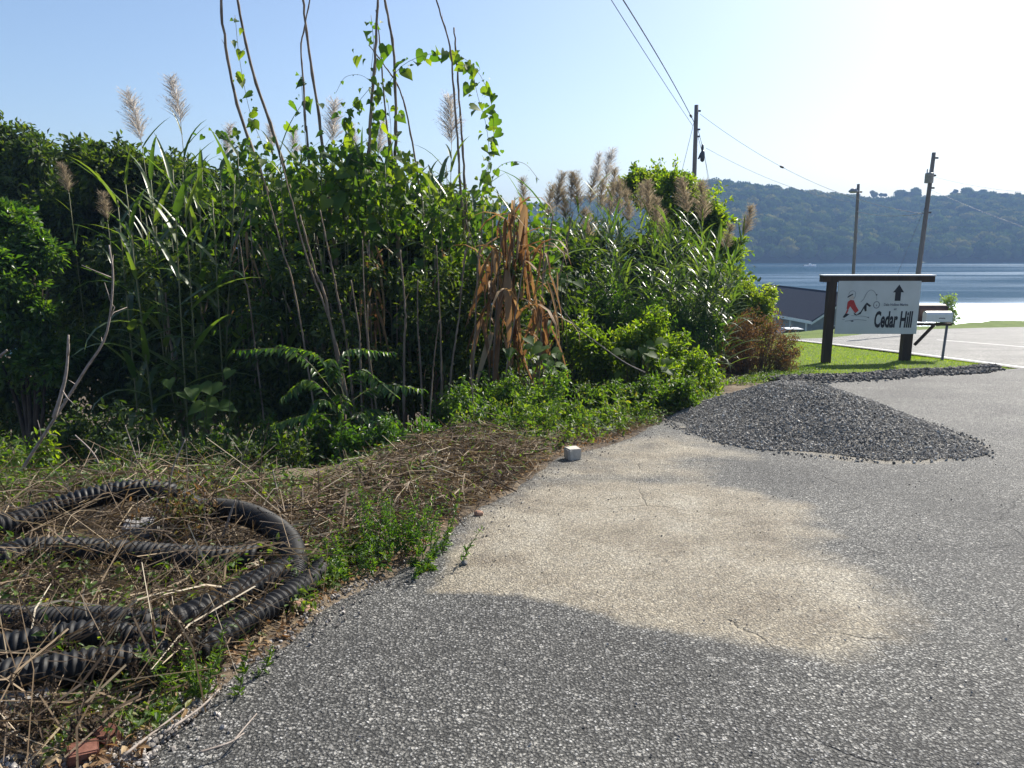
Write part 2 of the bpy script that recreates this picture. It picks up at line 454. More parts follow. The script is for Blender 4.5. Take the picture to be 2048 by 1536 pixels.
# ------------------------------------------------------------------ terrain
EDGE = np.array([G(*p)[:2] for p in [(240, 1536), (430, 1350), (560, 1270), (660, 1190), (830, 1110), (900, 1030), (990, 990), (1100, 915), (1230, 880), (1330, 830), (1440, 790)]])
EDGE = np.vstack([[-1.75, -2], [-1.5, 1.2], EDGE, [5.3, 15.5], [6.98, 16.45], [9.5, 17.6], [12.44, 19.04], [13.2, 19.4]])
def xe(y): return np.interp(y, EDGE[:, 1], EDGE[:, 0])
XB = np.array([[-1.75, -2], [3.86, 13.6], [5.6, 17.5], [7, 22], [9, 30], [11, 37], [11, 60]])     # where the bank begins to fall
def xbank(y): return np.where(y < 13.6, xe(y), np.interp(y, XB[:, 1], XB[:, 0]))
FE = np.array([[-80, 37], [13.9, 37], [16.2, 38.3], [19.6, 42.3], [22.9, 47], [30, 53], [42, 60], [60, 66], [120, 80]])
def yf(x): return np.interp(x, FE[:, 0], FE[:, 1])
LAKE = -13.4
def sstep(a, b, v):
    t = np.clip((v - a) / (b - a), 0, 1)
    return t * t * (3 - 2 * t)
def H(x, y):
    x = np.asarray(x, float); y = np.asarray(y, float)
    z = -SLOPE * np.minimum(y, yf(x))
    t = np.maximum(0, y - yf(x))
    z = z - .1 * np.minimum(t, 9) - .26 * np.maximum(0, t - 9)
    z = z + .62 * np.exp(-((t - 3.0) / 1.6) ** 2) * sstep(30, 42, x)
    d = xbank(y) - x
    ds = np.interp(y, [3, 5, 6.4, 7.2, 8, 8.8, 10, 14, 20], [6, 5.5, 4.2, 2.9, 2.0, 1.5, 1.25, 1.6, 1.5])
    dd = np.maximum(0, d - ds)
    z = z - 6.2 * (1 - np.exp(-(dd * 1.15 / 6.2) ** 1.05)) * sstep(60, 30, y)
    z = z + .12 * np.exp(-((d - .9) / .5) ** 2) * sstep(4.6, 6, y) * sstep(11, 8.5, y)
    z = z + .07 * vnoise(x * 1.3, y * 1.3, 3, 4) * sstep(0.05, .8, d) * sstep(60, 30, y)
    lawn = sstep(.0, .6, x - xbank(y)) * sstep(16.5, 19, y) * sstep(40, 30, y) * sstep(13.2, 12.4, x)
    z = z + lawn * (.03 + .09 * np.exp(-((x - 11.3) ** 2 + (y - 21) ** 2) / 4))
    pave = sstep(.1, -.05, xe(y) - x - .12) * (y < 19.4)
    road = (x > 13.25) * (y > 18.7) * (y < yf(x) - .15)
    z = z - .05 * np.clip(pave * 0 + (xe(y) < x - .1) * (y < 19.3) + road, 0, 1)
    return np.maximum(z, LAKE - 1.2)
def GZ(x, y): return float(H(x, y))
def ground_sheet():
    def axis(parts): return np.unique(np.round(np.concatenate(parts), 3))
    xs = axis([np.arange(-160, -12, 6), np.arange(-12, 14.5, .16), np.arange(14.5, 40, .9), np.arange(40, 160, 5)])
    ys = axis([np.arange(-40, 0, 4), np.arange(0, 22, .16), np.arange(22, 45, .6), np.arange(45, 130, 2.5), np.arange(130, 170, 8)])
    X, Y = np.meshgrid(xs, ys)
    Z = H(X, Y)
    nx, ny = len(xs), len(ys)
    idx = np.arange(nx * ny).reshape(ny, nx)
    F = np.stack([idx[:-1, :-1], idx[:-1, 1:], idx[1:, 1:], idx[1:, :-1]], -1).reshape(-1, 4)
    mb = MB()
    mb.V.append(np.stack([X, Y, Z], -1).reshape(-1, 3)); mb.F4.append(F); mb.A.append(np.zeros(nx * ny)); mb.n = nx * ny
    me = mb.mesh('ground', M['ground'], True)
    lawn = np.maximum(sstep(-.3, .5, X - xbank(Y) + .3 * vnoise(X * 2, Y * 2, 5)) * sstep(16.3, 17.4, Y), sstep(36, 38, Y) * sstep(34, 24, X) * sstep(0, 6, X))
    a = me.attributes.new('lawn', 'FLOAT', 'POINT'); a.data.foreach_set('value', lawn.astype(np.float32).ravel())
    return tag(link('ground', me), kind='structure')
ground_sheet()

def in_poly(poly, X, Y):
    """signed distance to a closed polygon, positive inside"""
    p = np.asarray(poly); q = np.roll(p, -1, 0)
    ins = np.zeros(X.shape, bool); dist = np.full(X.shape, 1e9)
    for (x0, y0), (x1, y1) in zip(p, q):
        c = ((y0 > Y) != (y1 > Y))
        with np.errstate(divide='ignore', invalid='ignore'):
            xi = (x1 - x0) * (Y - y0) / (y1 - y0 + 1e-12) + x0
        ins ^= c & (X < xi)
        dx, dy = x1 - x0, y1 - y0
        t = np.clip(((X - x0) * dx + (Y - y0) * dy) / (dx * dx + dy * dy + 1e-12), 0, 1)
        dist = np.minimum(dist, np.hypot(X - x0 - t * dx, Y - y0 - t * dy))
    return np.where(ins, dist, -dist)

STAIN = [G(*p)[:2] for p in [(862, 1187), (1060, 1183), (1160, 1210), (1270, 1250), (1400, 1276), (1560, 1300), (1660, 1298), (1750, 1262), (1830, 1222), (1790, 1180), (1690, 1135), (1640, 1075), (1600, 1015), (1500, 985), (1400, 968), (1240, 960), (1080, 965), (950, 1035), (905, 1080), (870, 1140)]]
STAIN2 = [G(*p)[:2] for p in [(1140, 905), (1300, 868), (1420, 880), (1520, 915), (1400, 925), (1420, 960), (1150, 962), (1040, 985)]]
STAIN3 = [G(*p)[:2] for p in [(1320, 850), (1480, 893), (1700, 926), (1900, 922), (1985, 890), (1940, 872), (1860, 880), (1600, 870)]]
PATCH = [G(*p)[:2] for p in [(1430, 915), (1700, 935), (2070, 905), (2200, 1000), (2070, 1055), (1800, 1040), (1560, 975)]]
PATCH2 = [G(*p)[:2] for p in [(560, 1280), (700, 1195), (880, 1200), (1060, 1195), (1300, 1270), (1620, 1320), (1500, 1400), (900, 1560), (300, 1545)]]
def pave():
    ys = np.unique(np.round(np.concatenate([np.arange(-2, 1.2, .4), np.arange(1.2, 10, .05), np.arange(10, 19.41, .14)]), 3))
    u = np.linspace(0, 1, 190) ** 1.25
    Y = np.repeat(ys[:, None], len(u), 1)
    e = xe(ys) + .05 * vnoise(ys * 6, ys * 0, 8, 4) + .04 * vnoise(ys * 1.7, ys * 0, 9, 2)
    X = e[:, None] + (17 - e)[:, None] * u[None, :]
    Z = -SLOPE * Y + .012 * vnoise(X * .8, Y * .8, 12, 3) + .004 * vnoise(X * 5, Y * 5, 13, 2)
    Z = Z - .03 * np.exp(-((X - e[:, None]) / .10) ** 2)
    ny, nx = X.shape
    idx = np.arange(nx * ny).reshape(ny, nx)
    F = np.stack([idx[:-1, :-1], idx[:-1, 1:], idx[1:, 1:], idx[1:, :-1]], -1).reshape(-1, 4)
    V = np.stack([X, Y, Z], -1).reshape(-1, 3)
    sk = np.stack([e, ys, Z[:, 0] - .12], -1)                       # broken edge drops to the soil
    k = nx * ny
    F2 = np.array([(idx[i, 0], idx[i + 1, 0], k + i + 1, k + i) for i in range(ny - 1)])
    mb = MB(); mb.V += [V, sk]; mb.F4 += [F, F2]; mb.A.append(np.zeros(k + ny)); mb.n = k + ny
    me = mb.mesh('pavement', M['asphalt'], True)
    wx = X + .10 * vnoise(X * 3, Y * 3, 21, 4); wy = Y + .12 * vnoise(X * 3, Y * 3, 22, 4)
    sof = sstep(-.2, 1.6, X * .75 + (Y - 4.2) * .55 + .25 * vnoise(X * 2, Y * 2, 41, 3))
    s1 = in_poly(STAIN, wx, wy); s2 = in_poly(STAIN2, wx, wy); s3 = in_poly(STAIN3, wx, wy)
    st = np.maximum(np.maximum(sstep(0, 1, (s1 + .10 + .38 * sof) / (.24 + .75 * sof)) * .98, sstep(-.5, .5, s2) * .62), sstep(-.1, .15, s3) * .5)
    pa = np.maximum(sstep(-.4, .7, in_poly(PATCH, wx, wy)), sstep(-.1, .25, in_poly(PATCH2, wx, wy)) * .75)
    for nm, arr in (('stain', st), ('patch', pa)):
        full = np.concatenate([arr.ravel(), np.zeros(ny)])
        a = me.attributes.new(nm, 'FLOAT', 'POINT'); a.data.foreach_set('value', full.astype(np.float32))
    return tag(link('pavement', me), kind='structure')
pave()

def road():
    mb = MB()
    ys = np.concatenate([np.arange(18.9, 37, .6), [37.0]])
    far = [(x, yf(x)) for x in (13.9, 15, 16.2, 18, 19.6, 21, 22.9, 26, 30, 36, 42, 50, 60, 90)]
    # strips across x so that the far edge follows the verge
    xs = np.array([13.3, 13.9, 15, 16.2, 18, 19.6, 21, 22.9, 26, 30, 36, 42, 50, 60, 90])
    top = np.array([36.6] + [f[1] for f in far])
    n = 26
    V = []
    for x, t in zip(xs, top):
        for k in range(n):
            y = 18.9 + (t - 18.9) * k / (n - 1)
            V.append((x + (.35 * math.sin((y - 18.9) / 18 * math.pi) if x < 13.5 else 0), y, -SLOPE * min(y, t) + .006))
    F = [(i * n + k, (i + 1) * n + k, (i + 1) * n + k + 1, i * n + k + 1) for i in range(len(xs) - 1) for k in range(n - 1)]
    mb.add(V, F)
    mb.build('road', M['road']).__setitem__('kind', 'structure')
    for nm, off, w in (('edge_line', .28, .13), ('centre_line', 6.2, .12)):
        mb = MB(); V = []
        for k in range(40):
            y = 19.0 + 17.2 * k / 39
            x = 13.3 + .35 * math.sin((y - 18.9) / 18 * math.pi) + off + (.06 * (y - 19) if off > 1 else 0)
            V += [(x, y, -SLOPE * y + .011), (x + w, y, -SLOPE * y + .011)]
        mb.add(V, [(2 * k, 2 * k + 1, 2 * k + 3, 2 * k + 2) for k in range(39)])
        mb.build(nm, M['line'])['kind'] = 'structure'
road()

def lake():
    xs = np.concatenate([np.linspace(-1500, -200, 12), np.linspace(-150, 260, 60), np.linspace(320, 1500, 12)])
    ys = np.concatenate([np.linspace(-260, 60, 8), np.linspace(70, 300, 70), np.linspace(310, 900, 30)])
    X, Y = np.meshgrid(xs, ys)
    nx, ny = len(xs), len(ys)
    idx = np.arange(nx * ny).reshape(ny, nx)
    F = np.stack([idx[:-1, :-1], idx[:-1, 1:], idx[1:, 1:], idx[1:, :-1]], -1).reshape(-1, 4)
    mb = MB(); mb.V.append(np.stack([X, Y, X * 0 + LAKE], -1).reshape(-1, 3)); mb.F4.append(F); mb.A.append(np.zeros(nx * ny)); mb.n = nx * ny
    me = mb.mesh('lake', M['water'], True)
    glare_ruf = sstep(195, 145, Y + 14 * vnoise(X * .05, Y * .1, 2)) * sstep(.46, .60, X / np.maximum(Y, 1) + .03 * vnoise(X * .08, Y * .2, 4))  # ruffled patch bounded to set where the sun glare shows
    a = me.attributes.new('glare_ruffle', 'FLOAT', 'POINT'); a.data.foreach_set('value', glare_ruf.astype(np.float32).ravel())
    tag(link('lake', me), kind='structure')
lake()

# ------------------------------------------------------------------ far hills and their wood
RIDGE = np.array([(-1500, 400), (300, 410), (900, 412), (1030, 408), (1100, 403), (1180, 392), (1300, 372), (1400, 366), (1480, 372), (1560, 381), (1640, 388), (1720, 398), (1800, 400), (1850, 394), (1920, 392), (2000, 398), (2100, 402), (3000, 410), (5000, 420)], float)
def ridge_z(a):
    px = 1024 + FPX * a
    py = np.interp(px, RIDGE[:, 0], RIDGE[:, 1])
    return CAM_Z + 690 * np.tan(PITCH - np.arctan((py - 768) / -FPX) - 2 * (PITCH - np.arctan((768 - py) / FPX))) - 7.5
def yshore(x): return 500 + 22 * np.sin(x / 95 + 1.1) + 12 * np.sin(x / 41) + np.where(x > 0, 10 * np.exp(-((x - 150) / 40) ** 2) * -2, 0)
def hill_z(x, y):
    t = (y - yshore(x)) / 190
    zr = ridge_z(x / np.maximum(y, 1))
    s = np.clip(t, 0, 1); s = s ** .8 * (1.12 - .12 * s)
    z = (LAKE - .8) + (zr - LAKE) * s + 4.5 * vnoise(x / 60, y / 60, 31, 3) * np.clip(t * 3, 0, 1) * np.clip((1.15 - t) * 3, 0.15, 1)
    z = np.where(t > 1, z - np.maximum(0, t - 1.25) * 22, z)
    return np.where(t < 0, LAKE - .8 + t * 2, z)
def hills():
    xs = np.arange(-1300, 1301, 16.0); ys = np.concatenate([np.arange(455, 800, 9), np.arange(800, 1101, 40)])
    X, Y = np.meshgrid(xs, ys)
    Z = np.maximum(hill_z(X, Y), LAKE - 1.5)
    nx, ny = len(xs), len(ys)
    idx = np.arange(nx * ny).reshape(ny, nx)
    F = np.stack([idx[:-1, :-1], idx[:-1, 1:], idx[1:, 1:], idx[1:, :-1]], -1).reshape(-1, 4)
    mb = MB(); mb.V.append(np.stack([X, Y, Z], -1).reshape(-1, 3)); mb.F4.append(F); mb.A.append(np.zeros(nx * ny)); mb.n = nx * ny
    mb.build('hills', M['hill'], smooth=True)['kind'] = 'structure'
hills()
def ico(sub=1):
    import bmesh
    bm = bmesh.new(); bmesh.ops.create_icosphere(bm, subdivisions=sub, radius=1)
    V = np.array([v.co[:] for v in bm.verts]); F = np.array([[v.index for v in f.verts] for f in bm.faces]); bm.free()
    return V, F
ICO1, ICO2 = ico(1), ico(2)
E4, E3 = np.zeros((0, 4), int), np.zeros((0, 3), int)
def crown_proto(seed, cards=70, sub=2, flat=.85):
    r = np.random.default_rng(seed)
    V, F = (ICO2 if sub == 2 else ICO1)
    lumps = unit(r.normal(size=(9, 3))); lumps[:, 2] = np.abs(lumps[:, 2]) * .9
    k = .62 + .34 * np.max(np.clip((V @ unit(lumps).T - .55) / .45, 0, 1) ** .7, axis=1) + .05 * r.normal(size=len(V))
    W = V * k[:, None] * np.array([1, 1, flat])
    pts = unit(r.normal(size=(cards, 3))); pts[:, 2] = np.where(pts[:, 2] < -.4, -pts[:, 2], pts[:, 2])
    kk = .66 + .36 * np.max(np.clip((pts @ unit(lumps).T - .55) / .45, 0, 1) ** .7, axis=1)
    Pc = pts * kk[:, None] * np.array([1, 1, flat])
    Mx = orient(unit(r.normal(size=(cards, 3))), unit(pts + .5 * r.normal(size=(cards, 3))))
    q = np.array([(-.14, 0, 0), (0, -.11, .02), (.16, 0, 0), (0, .12, -.02)])
    Q = (np.einsum('nij,mj->nmi', Mx, q) + Pc[:, None]).reshape(-1, 3)
    F4 = np.arange(cards * 4).reshape(-1, 4) + len(V)
    return np.vstack([W, Q]), F4, F
def forest():
    protos = [crown_proto(100 + k) for k in range(5)]
    pts = []
    for x0, x1, st in ((-60, 520, 7.2), (-700, -60, 13)):
        for x in np.arange(x0, x1, st):
            for y in np.arange(480, 780, st):
                xx, yy = x + random.uniform(-.5, .5) * st, y + random.uniform(-.5, .5) * st
                t = (yy - yshore(xx)) / 190
                if t < .006 or t > 1.3: continue
                pts.append((xx, yy, random.uniform(.8, 1.25) * (1 if st < 10 else 1.6)))
    pts = np.array(pts)
    Z = hill_z(pts[:, 0], pts[:, 1])
    mb = MB()
    which = rng.integers(0, 5, len(pts))
    for k in range(5):
        i = np.where(which == k)[0]
        r = 5.3 * pts[i, 2]
        a = rng.uniform(0, 6.28, len(i)); c, s = np.cos(a), np.sin(a)
        Mx = np.zeros((len(i), 3, 3)); Mx[:, 0, 0] = c * r; Mx[:, 0, 1] = -s * r; Mx[:, 1, 0] = s * r; Mx[:, 1, 1] = c * r; Mx[:, 2, 2] = r * rng.uniform(.95, 1.3, len(i))
        mb.inst(protos[k], Mx, np.stack([pts[i, 0], pts[i, 1], Z[i] + r * .75], -1), rng.uniform(0, 1, len(i)))
    tag(mb.build('hillside_wood', M['forest'], smooth=True), 'dense bluish wood covering the hills across the lake', 'woods', kind='stuff')
    # single trees standing up from the ridge
    tr = [(1748, 384, 7, 'small round tree on the far ridge, leftmost of the skyline trees'),
          (1766, 388, 5, 'smallest skyline tree on the ridge left of the leaning pole'),
          (1795, 381, 9, 'low broad skyline tree on the ridge left of the leaning pole'),
          (1827, 376, 11, 'tallest skyline tree on the ridge beside the leaning pole'),
          (1907, 380, 6, 'round skyline tree on the ridge right of the leaning pole'),
          (1940, 380, 12, 'broad domed skyline tree on the ridge right of the leaning pole'),
          (1972, 383, 9, 'rightmost skyline tree on the ridge')]
    for px, py, rp, lab in tr:
        Y = 705
        r = rp * 1.5 * Y / FPX
        c = P(px, py + rp, Y)
        zb = float(hill_z(c[0], c[1]))
        t = thing('ridge_tree', lab, 'tree', (c[0], c[1], zb), 'trees on the skyline')
        MB().tube([(c[0], c[1], zb), (c[0], c[1], c[2])], [.45, .25], 6).build('trunk', M['bark'], t)
        mb = MB()
        for _ in range(4):
            o = rnd(1)[0] * r * .3
            mb.inst(protos[rng.integers(5)], (np.eye(3) * r * random.uniform(.5, .8))[None], (c + o)[None], [random.random()])
        mb.build('crown', M['forest'], t, True)
forest()

# ------------------------------------------------------------------ leaf shapes
def ribbon_proto(droop, width, fold=.35, seg=6, kink=None):
    t = np.linspace(0, 1, seg + 1)
    ang = -droop * t ** 1.3
    if kink: ang = np.where(t > kink, ang - 1.1, ang)
    x = np.concatenate([[0], np.cumsum(np.cos(ang[:-1]) / seg)]); z = np.concatenate([[0], np.cumsum(np.sin(ang[:-1]) / seg)])
    w = width * np.minimum(1, .45 + t * 5) * np.clip(1 - t, 0, 1) ** .6 * .5
    V, F = [], []
    for i in range(seg + 1):
        V += [(x[i], -w[i], z[i] + fold * w[i]), (x[i], 0, z[i]), (x[i], w[i], z[i] + fold * w[i])]
    for i in range(seg):
        for j in (0, 1): F.append((3 * i + j, 3 * i + 3 + j, 3 * i + 4 + j, 3 * i + 1 + j))
    return np.array(V), np.array(F), E3
def heart_proto(cup=.25, bend=.25):
    mid = [(0, 0), (.35, 0), (.7, 0), (1, 0)]
    side = [(-.16, .2), (-.06, .44), (.22, .52), (.52, .38), (.8, .14)]
    z = lambda x, y: cup * abs(y) - bend * x * x
    V = [(x, y, z(x, y)) for x, y in mid] + [(x, y, z(x, y)) for x, y in side] + [(x, -y, z(x, -y)) for x, y in side]
    T = [(0, 5, 4), (0, 6, 5), (0, 1, 6), (1, 7, 6), (1, 2, 7), (2, 8, 7), (2, 3, 8)]
    T2 = [(a, (c + 5 if c > 3 else c), (b + 5 if b > 3 else b)) for a, b, c in T]
    return np.array(V), E4, np.array(T + T2)
def oval_proto(w=.42, cup=.3, bend=.25):
    V = [(0, 0, 0), (.5, 0, -bend * .25), (1, 0, -bend), (.3, w / 2, cup * w / 2), (.68, w * .4, cup * w / 2 - bend * .45), (.3, -w / 2, cup * w / 2), (.68, -w * .4, cup * w / 2 - bend * .45)]
    return np.array(V), np.array([(0, 1, 4, 3), (0, 5, 6, 1)]), np.array([(1, 2, 4), (1, 6, 2)])
def diamond_proto(w=.5, cup=.15):
    return np.array([(0, 0, 0), (.5, w / 2, cup), (1, 0, 0), (.5, -w / 2, cup)]), E4, np.array([(0, 2, 1), (0, 3, 2)])
HEART, HEART2 = heart_proto(), heart_proto(.4, .5)
OVAL, OVALN, DIA = oval_proto(), oval_proto(.26, .3, .35), diamond_proto()
RIB = [ribbon_proto(d, w) for d, w in ((.9, .11), (1.5, .105), (2.1, .115), (.45, .09))]
DRYR = [ribbon_proto(2.9, .05, .8), ribbon_proto(1.2, .07, .9, 6, .35), ribbon_proto(.35, .07, .9)]
def pm(name, proto, mat, var=0.5):
    mb = MB(); mb.inst(proto, np.eye(3)[None], np.zeros((1, 3)), [var])
    return mb.mesh(name, mat, True)
ME_REED = [pm('reed_leaf', p, M['reed_leaf']) for p in RIB]
ME_DRY = [pm('dry_leaf', p, M['dry_leaf']) for p in DRYR]
ME_HEART = [pm('vine_leaf', p, M['vine_leaf']) for p in (HEART, HEART2)]
ME_OVAL = [pm('leaflet', OVALN, M['shrub_leaf'])]
M['matt_leaf'] = leaf_mat('matt_broad_leaf', [(0, (.03, .075, .015)), (1, (.08, .13, .03))], (3.0, 2.8, .5), .6, .55, .3)
ME_BROAD = [pm('broad_leaf', HEART, M['matt_leaf'])]
def leaf_obj(name, me, parent, loc, d, n, size, wscale=1.0):
    m = orient(np.array([d], float), np.array([n], float))[0]
    o = bpy.data.objects.new(name, me); COL.objects.link(o); o.parent = parent
    mm = Matrix(((*m[0] * np.array([size, size * wscale, size]), loc[0]), (*m[1] * np.array([size, size * wscale, size]), loc[1]), (*m[2] * np.array([size, size * wscale, size]), loc[2]), (0, 0, 0, 1)))
    o.matrix_local = mm
    return o

def plume_proto(seed, dense=1.0, spread=.45, nod=.15):
    r = np.random.default_rng(seed)
    mb = MB()
    zz = np.linspace(0, 1, 7)
    mb.tube(np.stack([nod * zz ** 2, zz * 0, zz], -1), np.linspace(.008, .002, 7), 4, .3)
    for _ in range(int(250 * dense)):
        t = r.uniform(0.02, .9) ** .9
        a = r.uniform(0, 6.28)
        L = (.34 - .2 * t) * r.uniform(.6, 1.15)
        out = np.array([math.cos(a), math.sin(a), 0]) * spread + np.array([nod * 1.2, 0, 0])
        p0 = np.array([nod * t * t, 0, t])
        p1 = p0 + L * .5 * (out * .9 + np.array([0, 0, 1.0]))
        p2 = p1 + L * .55 * (out * 1.1 + np.array([0, 0, .75]))
        s = np.cross(p2 - p0, r.normal(size=3)); s /= np.linalg.norm(s) + 1e-9
        w = r.uniform(.0035, .007)
        mb.add([p0 - s * w * .5, p0 + s * w * .5, p1 - s * w, p1 + s * w, p2], [(0, 1, 3, 2), (2, 3, 4)], r.uniform(0, 1))
        for _k in range(3):
            f = r.uniform(.2, 1); b0 = p0 + (p1 - p0) * f if f < .6 else p1 + (p2 - p1) * (f - .6) / .4
            e = b0 + unit(p2 - p0 + .6 * L * r.normal(size=3)) * r.uniform(.05, .11)
            s2 = unit(np.cross(e - b0, r.normal(size=3))) * r.uniform(.003, .006)
            mb.add([b0 - s2, b0 + s2, e], [(0, 1, 2)], r.uniform(0, 1))
    return mb
ME_PLUME_G = [plume_proto(40 + k, 1.05, .95, .15).mesh('plume', M['plume_grey']) for k in range(3)]
ME_PLUME_B = [plume_proto(50 + k, 1.15, .95, .15).mesh('plume', M['plume_brown']) for k in range(3)]

def stem_to_ground(pts):
    """carry the last direction of a stem down until it meets the soil"""
    p, q = np.array(pts[-1]), np.array(pts[-2])
    d = unit(p - q); d[2] = min(d[2], -.8); d = unit(d * np.array([.5, .5, 1]))
    for _ in range(200):
        if p[2] <= GZ(p[0], p[1]) - .03: break
        p = p + d * .08
    return list(pts) + [p]

# ------------------------------------------------------------------ reeds
def reed(label, group, px, top, Y, lean=0.0, nleaf=14, L=.62, plume=None, plen=.5, single=True, wob=.15, name='reed', rad=.013, zstart=.28):
    """a living reed: base on the bank at depth Y below px, tip at pixel top=(px,py)"""
    tip = P(top[0], top[1], Y)
    bx, by = P(px, 600, Y)[0], Y + random.uniform(-.15, .15)
    b = np.array([bx, by, GZ(bx, by) - .05])
    ctrl = b * .5 + tip * .5 + np.array([(b[0] - tip[0]) * .25, random.uniform(-wob, wob), 0])
    c = curve([b, ctrl, tip], 12)
    t = thing(name, label, 'reed', b, group)
    MB().tube(c, np.linspace(rad, rad * .45, 12), 5).build('stem', M['reed_stem'], t, True)
    Hh = np.linalg.norm(tip - b)
    az = random.uniform(0, math.pi)
    acc = MB()
    for k in range(nleaf):
        f = zstart + (.985 - zstart) * (k + random.uniform(-.3, .3)) / max(1, nleaf - 1)
        f = min(max(f, .05), .99)
        i = f * 11; j = min(int(i), 10); pos = c[j] + (c[j + 1] - c[j]) * (i - j)
        a = az + (k % 2) * math.pi + random.gauss(0, .45)
        el = random.uniform(.35, 1.0) if f < .85 else random.uniform(.8, 1.25)
        d = np.array([math.cos(a) * math.cos(el), math.sin(a) * math.cos(el), math.sin(el)])
        n = np.array([-math.cos(a) * math.sin(el), -math.sin(a) * math.sin(el), math.cos(el)])
        s = L * random.uniform(.7, 1.25) * (1 - .25 * max(0, f - .7) / .3)
        w = random.randrange(4) if f < .85 else random.choice((0, 3))
        if single:
            leaf_obj('leaf', ME_REED[w], t, pos - b, d, n, s, random.uniform(.8, 1.15))
        else:
            acc.inst(RIB[w], (orient(d[None], n[None]) * s), pos[None], [random.random()])
    if not single and nleaf:
        o = acc.build('foliage', M['reed_leaf'], t, True)
    if plume:
        me = random.choice(ME_PLUME_G if plume == 'g' else ME_PLUME_B)
        up = unit(c[-1] - c[-3])
        az2 = random.uniform(0, 6.28)
        o = leaf_obj('plume', me, t, c[-1] - b, np.cross(up, [math.cos(az2), math.sin(az2), 0.01]), up, plen * random.uniform(.8, 1.15), 1.0)
        o.rotation_mode = 'XYZ'
    return t

def cane(label, pts_px, Y, rad=.014, group='bare dead canes', node=True, name='dead_cane', to_ground=True, mat='cane', cat='cane'):
    pts = [P(x, y, Y + (k * .02)) for k, (x, y) in enumerate(pts_px)]
    if to_ground: pts = stem_to_ground(pts)
    c = curve(pts, 40)
    b = c[-1].copy()
    t = thing(name, label, cat, b, group)
    n = len(c)
    r = np.linspace(rad * .5, rad * 1.15, n)
    c = c + rnd(n) * np.array([.0028, .0028, 0]) * (rad / .02)
    if node: r = r * (1 + .22 * (np.arange(n) % 4 == 0)) * rng.uniform(.93, 1.07, n)
    MB().tube(c, r, 6).build('stem', M[mat], t, True)
    if node:                                                        # torn leaf sheaths along the cane
        for i in range(3, n - 2, 4):
            if random.random() < .55:
                mb = MB()
                d = unit(unit(c[i - 1] - c[i]) + .35 * rnd(1)[0]); s2 = unit(np.cross(d, rnd(1)[0])) * .006
                e = c[i] + d * random.uniform(.06, .16)
                mb.add([c[i] - s2, c[i] + s2, e + s2 * .4, e - s2 * .4], [(0, 1, 2, 3)], random.random())
                mb.build('sheath', M['dry_leaf'], t)
    return t

YM = 13.6
cane('leftmost of the tall bare canes running out of the top edge, leaning left', [(440, -60), (447, 60), (470, 190), (505, 300), (548, 420), (590, 540), (625, 660)], YM, 0.037)
cane('second tall bare cane from the left, wrapped by a thin vine', [(468, -60), (482, 40), (508, 150), (545, 260), (575, 360), (605, 480), (640, 640)], YM + .2, 0.035)
cane('tall bare cane forking near the top edge, third from the left', [(600, -60), (608, 20), (622, 130), (640, 250), (655, 380), (672, 520), (680, 650)], YM + .1, 0.033)
cane('thin bent cane crossing the third tall cane near the top', [(628, -50), (610, 50), (602, 95), (607, 170), (612, 260), (620, 350)], YM - .1, 0.019)
cane('tall bare cane at the centre, left one of a close pair at the top edge', [(758, -60), (754, 40), (748, 140), (740, 250), (735, 350), (726, 470), (725, 640)], YM - .1, 0.035)
cane('tall bare cane at the centre, right one of a close pair at the top edge', [(760, -60), (775, 30), (788, 110), (792, 230), (790, 340), (795, 470), (800, 600), (806, 720)], YM + .05, 0.037)
cane('slim dark cane rising between the vine loops at the centre', [(752, 20), (760, 90), (768, 190), (778, 290), (788, 360)], YM + .3, 0.019)
cane('arched slim cane bending down right of the centre pair', [(738, 90), (768, 130), (800, 180), (820, 260), (838, 370), (848, 450)], YM + .25, 0.019)
cane('bare cane entering at the top edge left of the vine arch', [(862, -40), (880, 25), (900, 95), (908, 190), (915, 280), (921, 380), (928, 480)], YM - .2, 0.023)
cane('pointed cane tip standing inside the vine arch', [(908, 55), (913, 120), (920, 220), (926, 310), (931, 400), (934, 480), (936, 600)], YM + .15, 0.028)
